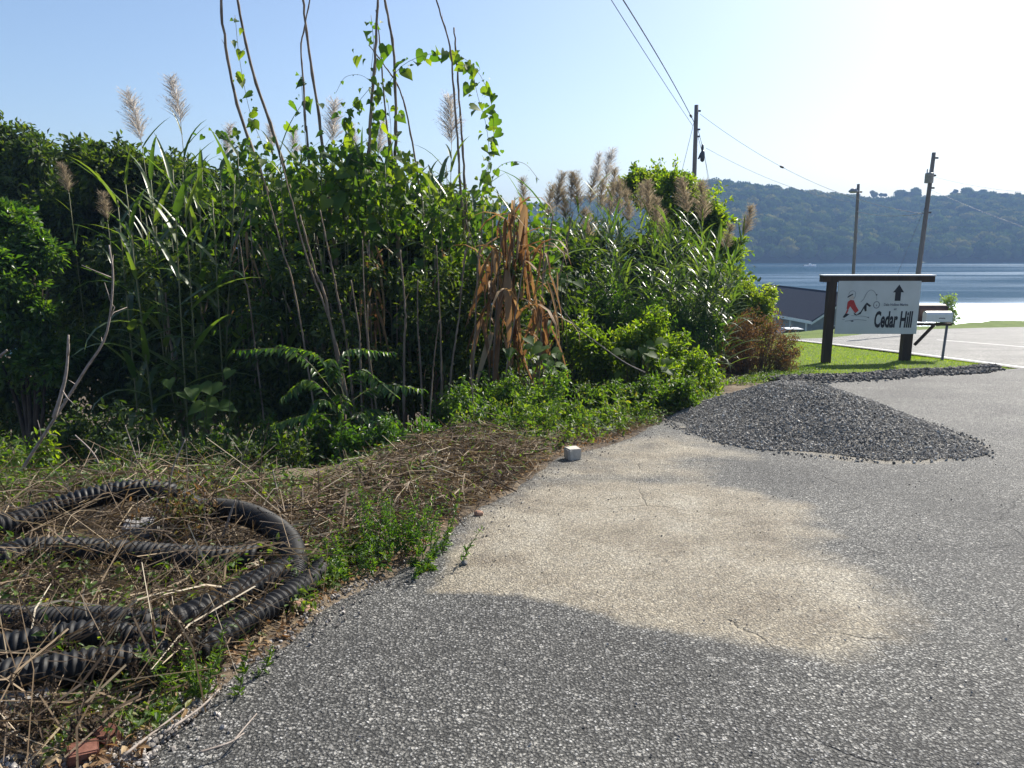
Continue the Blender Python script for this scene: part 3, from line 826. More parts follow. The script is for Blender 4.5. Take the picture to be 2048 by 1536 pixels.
# shorter canes within the stand
for k, (pts, r, lab) in enumerate([
    ([(556, 556), (575, 610), (600, 670), (628, 720)], .024, 'short broken tan cane stub leaning in the shade left of centre'),
    ([(735, 610), (737, 690), (748, 780), (760, 885)], .013, 'thin bare stick standing in front of the sumac fronds'),
    ([(940, 730), (946, 800), (948, 860), (944, 910)], .015, 'short upright bare stick in the small-leaved bush'),
    ([(878, 640), (868, 720), (862, 800), (858, 870)], .013, 'tan stick standing among dry grass below the drooping dry reed'),
    ([(630, 470), (650, 560), (670, 650), (690, 740)], .016, 'shaded cane leaning left under the vine mass')]):
    cane(lab, pts, [12.4, 9.6, 9.2, 9.4, 13][k], r, 'short sticks and cane stubs', node=(k == 0 or k == 4), name='dead_stick', cat='stick')
FC = [((520, 330), (600, 640), 'leaning tan cane left of the broken stub'), ((560, 310), (680, 720), 'long leaning tan cane crossing above the sumac'), ((640, 420), (700, 740), 'tan cane leaning left behind the sumac tip'), ((725, 480), (742, 780), 'upright tan cane with the thin bare stick before it'), ((800, 500), (808, 745), 'straight tan cane below the right centre cane'), ((872, 490), (884, 800), 'upright tan cane between centre canes and dry reeds'), ((930, 500), (900, 770), 'tan cane leaning right in front of the vine arch foot'), ((958, 480), (946, 770), 'tan cane at the left edge of the dry clump'), ((1002, 470), (986, 770), 'tan cane rising inside the dry clump'), ((1052, 500), (1012, 750), 'tan cane leaning right at the right of the dry clump'), ((600, 430), (662, 650), 'short tan cane leaning left above the broken stub'), ((835, 560), (842, 750), 'thin tan cane right of the straight one'), ((478, 470), (505, 650), 'short tan cane at the shaded left of the stand'), ((702, 560), (722, 770), 'short tan cane just right of the sumac')]
for k, (a, b, lab) in enumerate(FC):
    cane(lab, [a, ((a[0] + b[0]) / 2 + random.uniform(-8, 8), (a[1] + b[1]) / 2), b], random.uniform(11.0, 11.5), random.uniform(.013, .021), 'tan canes at the front of the stand', node=(k % 2 == 0))
# many thinner canes deep in the stand
for k in range(26):
    x = random.uniform(330, 1090); l = random.gauss(-15, 55)
    y0 = random.uniform(400, 640)
    cane('thin tan cane standing deep among the reeds', [(x + l, y0), (x + l * .6, y0 + 120), (x, y0 + 260)], random.uniform(12.0, 13.6), random.uniform(.016, .028), 'thin canes deep in the reed stand', node=False)

# named reeds with plumes, main stand
for lab, px, top, Y, pl in [
    ('reed with a pale nodding plume, leftmost against the sky', 345, (283, 285), 13.3, .78),
    ('reed with a tall pale upright plume against the sky left of the canes', 395, (362, 250), 13.4, .86),
    ('reed with a pale plume just left of the first tall cane', 470, (455, 320), 14.1, .6),
    ('reed with a pale plume between the second and third tall canes', 560, (590, 315), 14.3, .6),
    ('reed with a closed narrow plume left of the centre canes', 650, (665, 290), 13.9, .75),
    ('reed with a feathery plume behind the vine left of the centre canes', 700, (708, 310), 14.3, .62),
    ('reed with a feathery plume behind the centre canes', 740, (757, 312), 14.4, .62),
    ('reed with a drooping pale plume in front of the vine arch', 890, (903, 290), 13.7, .95),
    ('reed with a thin plume behind the second tall cane', 530, (545, 300), 14.4, .55)]:
    reed(lab, 'plumed reeds of the main stand', px, top, Y, nleaf=11, L=.85, plume='g', plen=pl * 1.0, zstart=.4)
# plumes low and left against the dark trees
for lab, px, top in [('reed with a brown plume low against the dark trees at the left', 235, (215, 440)), ('reed with a short reddish plume against the dark trees at the left', 150, (138, 385))]:
    reed(lab, 'plumed reeds of the main stand', px, top, 14.8, nleaf=6, L=.6, plume='b', plen=.5, zstart=.4)
# long blades standing up out of the canopy
for k, (x, y) in enumerate([(440, 330), (475, 300), (515, 315), (560, 290), (600, 310), (640, 300), (690, 325), (720, 300), (770, 330), (810, 370), (845, 390), (880, 360), (950, 420), (985, 430), (1060, 440)]):
    reed('long-bladed reed standing up out of the canopy of the main stand', 'long-bladed reeds along the canopy', x + 10, (x, y), random.uniform(12.4, 13.4), nleaf=9, L=1.1, zstart=.6, rad=.016)
# the leafy crowd
for k in range(70):
    x = random.uniform(255, 1060)
    y = 330 + 150 * random.random() ** 1.1 + (70 if x > 900 else 0) + (60 if x < 330 else 0)
    reed('leafy green reed in the crowded main stand', 'leafy reeds of the main stand', x, (x + random.uniform(-45, 35), y), random.uniform(13.0, 15.8), nleaf=13, L=.85, zstart=.22)
for k, (x, tx, ty) in enumerate([(300, 250, 360), (330, 300, 340), (360, 345, 330), (330, 290, 420), (380, 400, 380), (300, 262, 470), (420, 470, 350), (270, 235, 400), (385, 365, 340), (440, 425, 400)]):
    reed('leafy reed fanning out at the left end of the main stand', 'reeds at the left end of the main stand', x, (tx, ty), random.uniform(11.4, 12.4), nleaf=18, L=1.15, zstart=.3, rad=.018)
for lab, px, top in [('long-bladed reed inside the vine arch, against the sky', 905, (893, 330)), ('long-bladed reed between the vine arch and the drooping dry reed', 930, (935, 400)), ('cut reed stump with square green top left of the plumed stand', 1085, (1090, 415))]:
    reed(lab, 'single reeds right of the canes', px, top, 13.2, nleaf=7 if 'cut' not in lab else 3, L=1.25, zstart=.55)

# dry drooping reeds (orange-brown)
def dry_reed(label, px, top, Y, nleaf, L):
    tip = P(top[0], top[1], Y); bx = P(px, 600, Y)[0]
    b = np.array([bx, Y, GZ(bx, Y) - .05])
    c = curve([b, (b + tip) / 2, tip], 12)
    t = thing('dry_reed', label, 'reed', b, 'dry drooping reeds')
    MB().tube(c, np.linspace(.016, .009, 12), 5).build('stem', M['cane'], t, True)
    for k in range(nleaf):
        f = random.uniform(.55, 1); i = f * 11; j = min(int(i), 10); pos = c[j] + (c[j + 1] - c[j]) * (i - j)
        a = random.uniform(0, 6.28); el = random.uniform(.7, 1.25)
        d = np.array([math.cos(a) * math.cos(el), math.sin(a) * math.cos(el), math.sin(el)])
        n = np.array([-math.cos(a) * math.sin(el), -math.sin(a) * math.sin(el), math.cos(el)])
        if k % 3: d = np.array([math.cos(a) * .3 + random.gauss(0, .2), math.sin(a) * .3, -1.0]); n = np.array([math.cos(a), math.sin(a), .3])
        leaf_obj('dry_leaf', random.choice(ME_DRY[:1] if k % 3 == 0 else ME_DRY[2:]), t, pos - b + rnd(1)[0] * np.array([.10, .06, .04]), d, n, L * random.uniform(.4, 1.25), random.uniform(.9, 1.6))
    return t
dry_reed('orange-brown dry reed with long hanging leaves, tallest of the dry clump', 1010, (1030, 395), 11.5, 44, 1.2)
dry_reed('orange-brown dry reed hanging at the right end of the dry clump', 1075, (1088, 480), 11.4, 34, 1.0)
dry_reed('orange-brown dry reed hanging at the left end of the dry clump', 970, (985, 440), 11.5, 34, 1.1)
dry_reed('tan dry reed with leaf sheaths hanging under the centre canes', 735, (738, 480), 12.2, 30, 1.0)
dry_reed('small dry reed with rust leaves below the second tall cane', 505, (500, 430), 12.7, 14, 0.69)
dry_reed('dry reed with bleached leaves in the shade at the left', 470, (475, 470), 12.7, 14, 0.63)
dry_reed('dry reed in the shade between centre canes and dry clump', 860, (870, 500), 12.7, 16, 0.80)

# right stand of reeds with brown plumes
BP = [(1098, 420), (1116, 392), (1135, 420), (1160, 398), (1183, 388), (1198, 345), (1215, 345), (1205, 400), (1222, 415), (1240, 405), (1262, 425), (1285, 400), (1300, 405), (1318, 430), (1325, 455), (1378, 405), (1408, 425), (1050, 390), (1180, 470), (1450, 480), (1490, 450), (1145, 378), (1228, 372)]
ORD = 'first second third fourth fifth sixth seventh eighth ninth tenth eleventh twelfth thirteenth fourteenth fifteenth sixteenth seventeenth eighteenth nineteenth twentieth twenty-first twenty-second twenty-third'.split()
for k, (x, y) in enumerate(sorted(BP)):
    Y = random.uniform(17, 19.5)
    wide = x > 1430
    reed(ORD[k] + ' plumed reed from the left in the stand behind the gravel heap', 'brown plumed reeds', x - (70 if wide else random.uniform(-15, 30)), (x - 3, y + 22), Y, nleaf=22, L=.75, plume='b' if y > 365 else 'g', plen=.8, single=False, zstart=.2)
for k in range(75):
    x = random.uniform(1095, 1455)
    reed('leafy green reed in the stand below the brown plumes', 'leafy reeds of the right stand', x, (x + random.uniform(-20, 45), 430 + 160 * random.random() + max(0, x - 1330) * .55), random.uniform(16.2, 19), nleaf=26, L=.8, single=False, zstart=.12)

# ------------------------------------------------------------------ vines
def vine(label, pts_px, Y, nleaf, size, group='heart-leaved climbing vines', spread=.10, rad=.004, depth=None, name='climbing_vine'):
    pts = [P(x, y, Y + (depth[k] if depth else 0)) for k, (x, y) in enumerate(pts_px)]
    c = curve(pts, 30)
    b = c[-1].copy()
    t = thing(name, label, 'vine', b, group)
    MB().tube(c, rad, 4).build('stem', M['vine_stem'], t, True)
    for k in range(nleaf):
        f = (k + random.uniform(0, 1)) / nleaf; i = f * 28.99; j = int(i)
        pos = c[j] + (c[j + 1] - c[j]) * (i - j) + rnd(1)[0] * spread * np.array([1, .7, .7])
        out = np.array([random.gauss(0, 1), random.gauss(0, .6) - .3, -.9 + random.gauss(0, .35)])
        n = np.array([random.gauss(0, .6), -.8 + random.gauss(0, .5), .7 + random.gauss(0, .4)])
        leaf_obj('leaf', random.choice(ME_HEART), t, pos - b, unit(out), unit(n), size * random.choice((.3, .45, .7, .95, 1.2)) * random.uniform(.8, 1.15))
    return t
vine('vine arching over against the sky, its right limb hung with big heart leaves', [(770, 180), (800, 135), (850, 110), (905, 108), (945, 130), (975, 180), (987, 240), (985, 300), (972, 350), (965, 410), (950, 470)], YM, 87, 0.175, spread=.07)
vine('leafy inner strand of the vine arch hanging beside the pointed cane tip', [(945, 140), (955, 190), (972, 250), (978, 320), (960, 370), (970, 430)], YM + .2, 41, 0.166, spread=.08)
vine('thin vine climbing between the first two tall canes', [(470, 30), (478, 110), (492, 190), (505, 240), (525, 290), (540, 350), (545, 420)], YM, 38, 0.147, spread=.09)
vine('vine with sparse pale leaves on the thin bent cane', [(602, 150), (606, 210), (612, 290), (622, 360), (630, 430)], YM, 41, 0.156, spread=.13)
vine('vine clinging up the centre cane to its topmost leaves', [(742, 30), (747, 90), (742, 150), (748, 220), (738, 300), (742, 380), (745, 450)], YM, 49, 0.175, spread=.11)
vine('vine bowing left from the centre cane', [(745, 170), (720, 200), (700, 225), (690, 270), (682, 330), (690, 400)], YM - .1, 53, 0.193, spread=.12)
vine('vine on the right centre cane', [(775, 200), (782, 260), (776, 320), (790, 370), (798, 430)], YM, 41, 0.166, spread=.12)
vine('thin bare vine tip reaching right over the dry reeds', [(1078, 360), (1050, 328), (1015, 325), (990, 345), (975, 400)], YM, 11, 0.083, spread=.03)
vine('thin tendril curving left of the centre canes', [(672, 185), (690, 155), (720, 150), (745, 165)], YM, 5, 0.055, spread=.02, rad=.003)
vine('vine spray with pale leaves at the left end near the first plume', [(420, 260), (450, 280), (480, 300), (470, 350), (490, 420)], YM - .2, 45, 0.138, spread=.14)
# the vine blanket over the stand
def blanket(label, cx, cy, rx, ry, Y, n, size):
    pts = [(cx - rx * .6, cy - ry * .8), (cx + rx * .3, cy - ry * .3), (cx - rx * .2, cy + ry * .2), (cx + rx * .2, cy + ry)]
    c = curve([P(x, y, Y) for x, y in pts], 20); b = c[-1].copy()
    t = thing('vine_mass', label, 'vine', b, 'vines blanketing the reeds')
    MB().tube(c, .006, 4).build('stem', M['vine_stem'], t, True)
    for k in range(n):
        a = random.uniform(0, 6.28); r = math.sqrt(random.random())
        w = P(cx + math.cos(a) * r * rx, cy + math.sin(a) * r * ry, Y + random.uniform(-.35, .5) + .25 * r)
        out = unit(np.array([random.gauss(0, .9), random.gauss(0, .5) - .4, -.7 + random.gauss(0, .4)]))
        nn = unit(np.array([random.gauss(0, .6), -.7 + random.gauss(0, .5), .8 + random.gauss(0, .4)]))
        leaf_obj('leaf', random.choice(ME_HEART), t, w - b, out, nn, size * random.choice((.35, .5, .65, .85, 1.1)) * random.uniform(.8, 1.15))
    m = n * 3
    a = rng.uniform(0, 6.28, m); r = np.sqrt(rng.random(m)) * 1.15
    T = np.array([P(cx + math.cos(q) * k * rx, cy + math.sin(q) * k * ry, Y + random.uniform(-.2, .9) + .25 * k) for q, k in zip(a, r)])
    mb = MB()
    mb.inst(HEART, orient(unit(rnd(m) * np.array([.9, .6, .4]) + np.array([0, -.4, -.7])), unit(rnd(m) * .6 + np.array([0, -.6, .8]))) * (size * rng.uniform(.28, .75, m))[:, None, None], T, rng.random(m))
    mb.build('small_leaves', M['vine_leaf'], t)['kind'] = 'stuff'
blanket('vine mass with large leaves around the foot of the first two canes', 520, 395, 110, 80, 13.0, 110, 0.187)
blanket('vine mass around the third tall cane', 655, 380, 90, 90, 13.0, 110, 0.198)
blanket('vine mass with large leaves under the centre canes', 760, 390, 100, 90, 13.0, 120, 0.209)
blanket('vine mass below the vine arch', 945, 470, 90, 80, 13.0, 110, 0.187)
blanket('vine mass behind the drooping dry reed', 1060, 500, 60, 90, 13.3, 90, 0.165)
blanket('vine leaves hanging in the shade left of the broken cane stub', 465, 590, 85, 85, 12.4, 40, 0.176)
blanket('shaded vine mass in the middle of the stand', 640, 500, 120, 80, 13.0, 49, 0.176)
blanket('vine mass between the centre canes and the dry reeds', 870, 560, 100, 110, 13.0, 54, 0.165)
blanket('bright leaves around the foot of the dry reeds', 1040, 680, 70, 60, 12.3, 60, 0.176)
blanket('vine leaves over the left end of the stand', 385, 470, 80, 90, 13.2, 36, 0.165)

# ------------------------------------------------------------------ leaf masses
def cloud(mb, proto, blobs, n, size, jitter=.55, down=.35, shell=.55):
    """leaves through the volume of ellipsoids, most of them near the skin"""
    B = np.array([b[:3] for b in blobs]); Rr = np.array([b[3:6] for b in blobs])
    w = (Rr[:, 0] * Rr[:, 1] + Rr[:, 0] * Rr[:, 2] + Rr[:, 1] * Rr[:, 2]); w = w / w.sum()
    i = rng.choice(len(B), n, p=w)
    d = unit(rnd(n))
    r = 1 - shell * rng.random(n) ** 1.3
    r = r * (1 + .14 * np.sin(d[:, 0] * 7 + i) * np.cos(d[:, 2] * 6 + 2 * i) + .16 * rng.normal(size=n))
    T = B[i] + d * Rr[i] * r[:, None]
    ax = unit(d * .6 + jitter * rnd(n) + np.array([0, 0, -down]))
    nn = unit(d * .5 + np.array([0, 0, .8]) + .55 * rnd(n))
    s = size * rng.uniform(.6, 1.3, n)
    mb.inst(proto, orient(ax, nn) * s[:, None, None], T, np.clip(rng.normal(.5, .22, n), 0, 1))
def blobs_px(lst, Y, dy=.6, squash=.9, jit=0):
    out = []
    for px, py, rp in lst:
        y = Y + random.uniform(-jit, jit)
        c = P(px, py, y); r = rp * y / FPX
        out.append((*c, r, r * dy, r * squash))
    return out
def fractal_blobs(blobs, k=9, f=.42):
    out = []
    for b in blobs:
        d = unit(rnd(k)); d[:, 2] = np.where(d[:, 2] < -.5, -d[:, 2], d[:, 2])
        for q in d:
            s = random.uniform(.7, 1.2) * f
            out.append((b[0] + q[0] * b[3] * .72, b[1] + q[1] * b[4] * .72, b[2] + q[2] * b[5] * .72, b[3] * s, b[4] * s, b[5] * s))
    return out
def limbs(mb, base, blobs, r0, sides=6):
    base = np.array(base, float)
    cz = np.mean([b[2] for b in blobs])
    mid = np.array([base[0] * .6 + np.mean([b[0] for b in blobs]) * .4, base[1] * .6 + np.mean([b[1] for b in blobs]) * .4, base[2] + (cz - base[2]) * .55])
    mb.tube(curve([base, (base + mid) / 2 + rnd(1)[0] * .1, mid], 10), np.linspace(r0, r0 * .7, 10), sides)
    for b in blobs:
        e = np.array(b[:3])
        mb.tube(curve([mid, (mid + e) / 2 + np.array([0, 0, .15 * b[3]]) + rnd(1)[0] * .12 * b[3], e], 8), np.linspace(r0 * .5, r0 * .12, 8), 5)
def tree(name, label, blobs, base, n, size, mat, r0, proto=None, k=9, group=None, cat='tree', f=.36, shoots=45):
    proto = DIA if proto is None else proto
    t = thing(name, label, cat, base, group)
    mb = MB(); limbs(mb, (base[0], base[1], base[2] - .1), blobs, r0)
    mb.build('trunk' if cat == 'tree' else 'stems', M['bark'], t, True)
    mb = MB()
    cloud(mb, proto, fractal_blobs(blobs, k, f), n, size)
    cloud(mb, proto, [(b[0], b[1], b[2], b[3] * .8, b[4] * .8, b[5] * .8) for b in blobs], n // 4, size)
    if shoots:
        ms = MB()
        for _ in range(shoots):
            b = blobs[rng.integers(len(blobs))]; q = unit(rnd(1)[0] + np.array([0, -.2, .6]))
            c0 = np.array(b[:3]); rr = np.array(b[3:6])
            c = curve([c0 + q * rr * .4, c0 + q * rr * .9 + rnd(1)[0] * .05 * rr, c0 + q * rr * random.uniform(1.15, 1.55) + np.array([0, 0, -.1]) * rr], 8)
            ms.tube(c, np.linspace(.006, .002, 8), 4)
            m = 26; i = rng.uniform(1, 7, m); j = i.astype(int).clip(0, 6); T = c[j] + (c[j + 1] - c[j]) * (i - j)[:, None] + rnd(m) * size * .25
            mb.inst(proto, orient(unit(rnd(m) + q), unit(rnd(m) * .6 + np.array([0, -.2, .8]))) * (size * rng.uniform(.6, 1.25, m))[:, None, None], T, rng.random(m))
        ms.build('shoots', M['stem_brown'], t)
    mb.build('crown' if cat == 'tree' else 'foliage', mat, t)
    return t
def shrub(label, blobs, base, nst, per, size, mat, proto=None, name='shrub', rad=.006, clump=.08):
    proto = OVAL if proto is None else proto
    t = thing(name, label, 'shrub', base)
    B = np.array(blobs); cx = B[:, 0].mean(); w = B[:, 3] ** 2; w = w / w.sum()
    ms, ml = MB(), MB()
    span = (B[:, 0].max() - B[:, 0].min()) / 2 + B[:, 3].mean()
    for _ in range(nst):
        b = B[rng.choice(len(B), p=w)]
        d = unit(rnd(1)[0] + np.array([0, 0, .35]))
        e = b[:3] + d * b[3:6] * random.uniform(.35, 1.15)
        p0 = np.array([cx + (e[0] - cx) * random.uniform(.35, .8) + random.gauss(0, .06), base[1] + (e[1] - base[1]) * .5 + random.gauss(0, .1), 0.0]); p0[2] = GZ(p0[0], p0[1])
        mid = p0 + (e - p0) * .55 + np.array([random.gauss(0, .06), random.gauss(0, .06), .12 * abs(e[2] - p0[2])])
        c = curve([p0, mid, e], 12); ms.tube(c, np.linspace(rad, rad * .3, 12), 4)
        m = per; f = rng.random(m) ** .75; i = (2.5 + f * 8.4); j = i.astype(int).clip(0, 10)
        T = c[j] + (c[j + 1] - c[j]) * (i - j)[:, None] + rnd(m) * clump * (1.25 - .7 * f)[:, None]
        T[:, 2] = np.maximum(T[:, 2], H(T[:, 0], T[:, 1]) + .02)
        tv = random.uniform(0, .45)
        ml.inst(proto, orient(unit(rnd(m) + np.array([0, -.15, -.15])), unit(rnd(m) * .65 + np.array([0, 0, .85]))) * (size * rng.uniform(.5, 1.25, m))[:, None, None], T, tv + .5 * rng.random(m))
    ms.build('stems', M['stem_brown'], t); ml.build('foliage', mat, t)
    return t
def gp(x, y): return (x, y, GZ(x, y))

# trees at the left, standing down the bank
tree('broadleaf_tree', 'dark green broadleaf tree at the left edge, farther of the left trees', blobs_px([(15, 320, 78), (90, 350, 75), (30, 440, 95), (120, 460, 95), (40, 590, 120), (130, 640, 110)], 19, .9, jit=1.2), gp(-12.5, 19), 26000, .17, M['tree_leaf'], .22, k=12)
tree('broadleaf_tree', 'dark green broadleaf tree behind the leftmost plumes', blobs_px([(190, 355, 75), (265, 365, 75), (340, 380, 68), (220, 470, 100), (330, 500, 95), (230, 620, 120), (350, 650, 110), (400, 400, 60)], 18.5, .9, jit=1.0), gp(-9.2, 18.5), 28000, .17, M['tree_leaf'], .22, k=12)
tree('young_tree', 'yellowish green young tree at the left edge in front of the dark trees', blobs_px([(25, 470, 62), (85, 520, 50), (10, 560, 70), (60, 640, 62), (0, 720, 75), (90, 730, 60)], 14.5, .8, jit=.6), gp(-9.8, 14.5), 11000, .14, M['shrub_leaf'], .12, k=9)
tree('broadleaf_tree', 'shaded tree filling the hollow under the left trees', blobs_px([(60, 820, 110), (180, 760, 120), (300, 790, 110), (420, 760, 110)], 15.5, .9, jit=.6), gp(-8.0, 15.5), 12000, .15, M['tree_leaf'], .16, k=9)
# backdrop thicket inside and behind the stand
def thicket():
    mb = MB()
    bl = []
    for px in range(260, 1130, 62):
        for py, r in ((440, 60), (540, 75), (650, 80), (760, 80)):
            if px < 330 and py < 500: continue
            if py < 460 and px > 940: continue
            bl += blobs_px([(px + random.uniform(-25, 25), py + random.uniform(-25, 25), r)], random.uniform(15.4, 17.0), .8)
        for py, r in ((430, 45), (490, 55), (560, 60), (640, 65), (720, 65)):
            if (px < 360 and py < 520) or (px > 900 and py < 500): continue
            bl += blobs_px([(px + random.uniform(-25, 25), py + random.uniform(-25, 25), r)], random.uniform(14.1, 15.2), .8)
        if 380 < px < 960:
            for yy in (16.6, 18.0):
                bl += blobs_px([(px + random.uniform(-25, 25), (385 if px < 800 else 430) + random.uniform(-20, 40), random.uniform(35, 60))], yy, .8)
    cloud(mb, OVAL, bl, 80000, .19, shell=.85)
    tag(mb.build('thicket', M['tree_leaf']), 'dark leafy thicket filling the inside of the reed stand', 'thicket', kind='stuff')
    mb = MB(); bl = []
    for px in range(290, 1090, 45):
        for py, r in ((560, 40), (640, 50), (720, 55), (790, 55)):
            if random.random() < .78: bl += blobs_px([(px + random.uniform(-25, 25), py + random.uniform(-30, 30), r * random.uniform(.7, 1.1))], random.uniform(11.6, 12.6), .9)
    cloud(mb, OVAL, bl, 15000, .12, shell=.9)
    tag(mb.build('shaded_leaves', M['tree_leaf']), 'small shaded leaves hanging among the canes at the front of the reed stand', 'leaves', kind='stuff')
    mb = MB(); bl = []
    for px in range(1090, 1460, 60):
        for py, r in ((500, 55), (580, 65), (660, 65)):
            if px > 1380 and py < 560: continue
            bl += blobs_px([(px + random.uniform(-20, 20), py + random.uniform(-15, 15), r)], random.uniform(20, 21.2), .8)
    cloud(mb, OVAL, bl, 18000, .2, shell=.8)
    tag(mb.build('thicket', M['tree_leaf']), 'dark leafy thicket behind the reeds with brown plumes', 'thicket', kind='stuff')
    mb = MB(); bl = []
    for _ in range(70):
        y = random.uniform(10.6, 17); x = random.uniform(-y * .78 - .5, min(-.4, xe(y) - 2.4)); r = random.uniform(.5, .95)
        bl.append((x, y, GZ(x, y) + r * random.uniform(.2, .9), r, r * .8, r * .9))
    cloud(mb, OVAL, bl, 34000, .13, shell=.85)
    tag(mb.build('undergrowth', M['tree_leaf']), 'dark leafy undergrowth covering the bank under the reeds and left trees', 'undergrowth', kind='stuff')
    mb = MB(); bl = []
    for _ in range(110):
        y = random.uniform(16, 34); x = random.uniform(-y * 1.5, -1); r = random.uniform(1.2, 2.2)
        bl.append((x, y, GZ(x, y) + r * random.uniform(.3, 1.8), r, r * .8, r * .9))
    cloud(mb, OVAL, bl, 34000, .26, shell=.85)
    tag(mb.build('wooded_bank', M['tree_leaf']), 'far leafy growth seen in gaps behind the reeds', 'undergrowth', kind='stuff')
thicket()
tree('young_tree', 'light green tree rising behind the brown plumes, left of the first utility pole', blobs_px([(1290, 385, 52), (1345, 400, 58), (1400, 440, 55), (1345, 470, 60), (1425, 520, 50), (1440, 580, 45), (1380, 570, 60), (1455, 640, 40), (1425, 450, 36), (1455, 505, 32), (1462, 570, 34), (1320, 368, 24), (1390, 392, 26)], 23, .9, jit=.9), gp(5.6, 23), 21000, .15, M['bright_leaf'], .11, k=11, shoots=150, f=.3)
# twigs of that tree that stand up against the sky
def sprays(label, lst, Y, n, size, mat, name='leafy_shoot'):
    for (x0, y0, x1, y1), lab in lst:
        a, b = P(x0, y0, Y), P(x1, y1, Y)
        bt = np.array([a[0], a[1], a[2]])
        t = thing(name, lab, 'shoot', bt, 'leafy shoots against the sky')
        c = curve([a, (a + b) / 2 + rnd(1)[0] * .06, b], 12)
        MB().tube(c, np.linspace(.012, .003, 12), 4).build('stem', M['stem_brown'], t)
        mb = MB(); i = rng.integers(0, 12, n)
        mb.inst(OVAL, orient(unit(rnd(n) + np.array([0, 0, .4])), unit(rnd(n) + np.array([0, -.3, .6]))) * (size * rng.uniform(.6, 1.2, n))[:, None, None], c[i] + rnd(n) * .05, rng.random(n))
        mb.build('foliage', mat, t)
sprays('', [((1270, 400, 1272, 322), 'leafy shoot left of the first utility pole, leftmost of four'), ((1300, 400, 1322, 318), 'leafy shoot left of the first utility pole, second of four'), ((1345, 400, 1352, 316), 'leafy shoot left of the first utility pole, third of four'), ((1375, 410, 1380, 345), 'leafy shoot touching the first utility pole'), ((1420, 440, 1436, 368), 'leafy shoot right of the first utility pole')], 22.5, 60, .125, M['bright_leaf'])

# shrubs along the pavement
shrub('dense leafy green bush behind the left side of the gravel heap', blobs_px([(1190, 690, 50), (1270, 670, 50), (1340, 690, 50), (1400, 725, 42), (1330, 750, 45), (1420, 770, 34), (1240, 745, 45), (1150, 660, 35), (1310, 640, 30)], 13.4, .9, jit=.6), gp(2.3, 13.6), 210, 80, .10, M['bright_leaf'])
shrub('dark small-leaved bush with glinting leaves below the dry reeds', blobs_px([(930, 790, 45), (1000, 780, 50), (1070, 800, 45), (1110, 760, 36), (960, 830, 38), (1040, 840, 38), (890, 800, 30)], 9.9, .9, jit=.5), gp(-.1, 9.9), 130, 90, .065, M['shrub_leaf'], clump=.06)
shrub('bushy weeds with small leaves left of the gravel heap', blobs_px([(1180, 800, 36), (1250, 795, 40), (1310, 785, 40), (1370, 785, 36), (1290, 825, 26), (1220, 835, 26)], 11.4, .9, jit=.4), gp(1.6, 11.6), 130, 70, .075, M['weed_leaf'], clump=.07)
shrub('bright green bush beside the lake, behind the brown bush', blobs_px([(1445, 600, 44), (1500, 590, 40), (1530, 612, 24), (1410, 620, 50), (1545, 580, 14)], 20.4, .8, jit=.4), gp(6.3, 20.6), 150, 80, .11, M['bright_leaf'], clump=.10)
shrub('rust-brown seeding bush at the corner of the lawn', blobs_px([(1460, 665, 50), (1525, 655, 50), (1575, 690, 40), (1500, 710, 48), (1445, 725, 42), (1570, 725, 34)], 18.0, .9, jit=.5), gp(6.0, 18.2), 230, 75, .055, M['brown_leaf'], clump=.07)
shrub('small leafy sapling behind the mailbox', blobs_px([(1896, 600, 15), (1903, 632, 15), (1888, 645, 14)], 64, .9), gp(36.6, 64), 60, 50, .20, M['bright_leaf'], clump=.18)
shrub('dark shaded shrub in the gap behind the bushy weeds', blobs_px([(1160, 600, 50), (1220, 610, 55), (1290, 620, 55), (1360, 640, 50), (1410, 660, 40)], 16, .8, jit=.5), gp(2.6, 16), 120, 80, .11, M['shrub_leaf'], OVALN)
shrub('bright leafy shrub catching sun at the left edge below the dead branch', blobs_px([(10, 890, 40), (80, 890, 36), (130, 915, 26)], 8.2, .8, jit=.3), gp(-5.3, 8.2), 36, 55, .09, M['bright_leaf'])
shrub('shaded leafy shrub in the hollow behind the straw', blobs_px([(430, 880, 50), (540, 870, 50), (640, 850, 50), (330, 890, 45), (720, 840, 45)], 10.2, .8, jit=.5), gp(-3.4, 10.4), 120, 70, .09, M['shrub_leaf'])
shrub('ragged dark growth behind the foot of the dead branch', blobs_px([(150, 850, 45), (230, 840, 48), (310, 850, 45), (190, 890, 36), (100, 880, 36)], 9.4, .8, jit=.4), gp(-5.4, 9.4), 120, 70, .10, M['tree_leaf'])
shrub('ragged leafy growth on the lip of the hollow behind the pipe coil', blobs_px([(230, 900, 34), (320, 905, 36), (410, 900, 38), (500, 895, 38), (590, 890, 38)], 8.4, .8, jit=.3), gp(-3.2, 8.4), 110, 60, .075, M['tree_leaf'])
shrub('low green shrub under the sumac beside the straw heap', blobs_px([(700, 880, 40), (780, 870, 45), (850, 860, 40), (760, 910, 30)], 8.9, .8, jit=.3), gp(-1.6, 8.9), 90, 70, .075, M['shrub_leaf'])

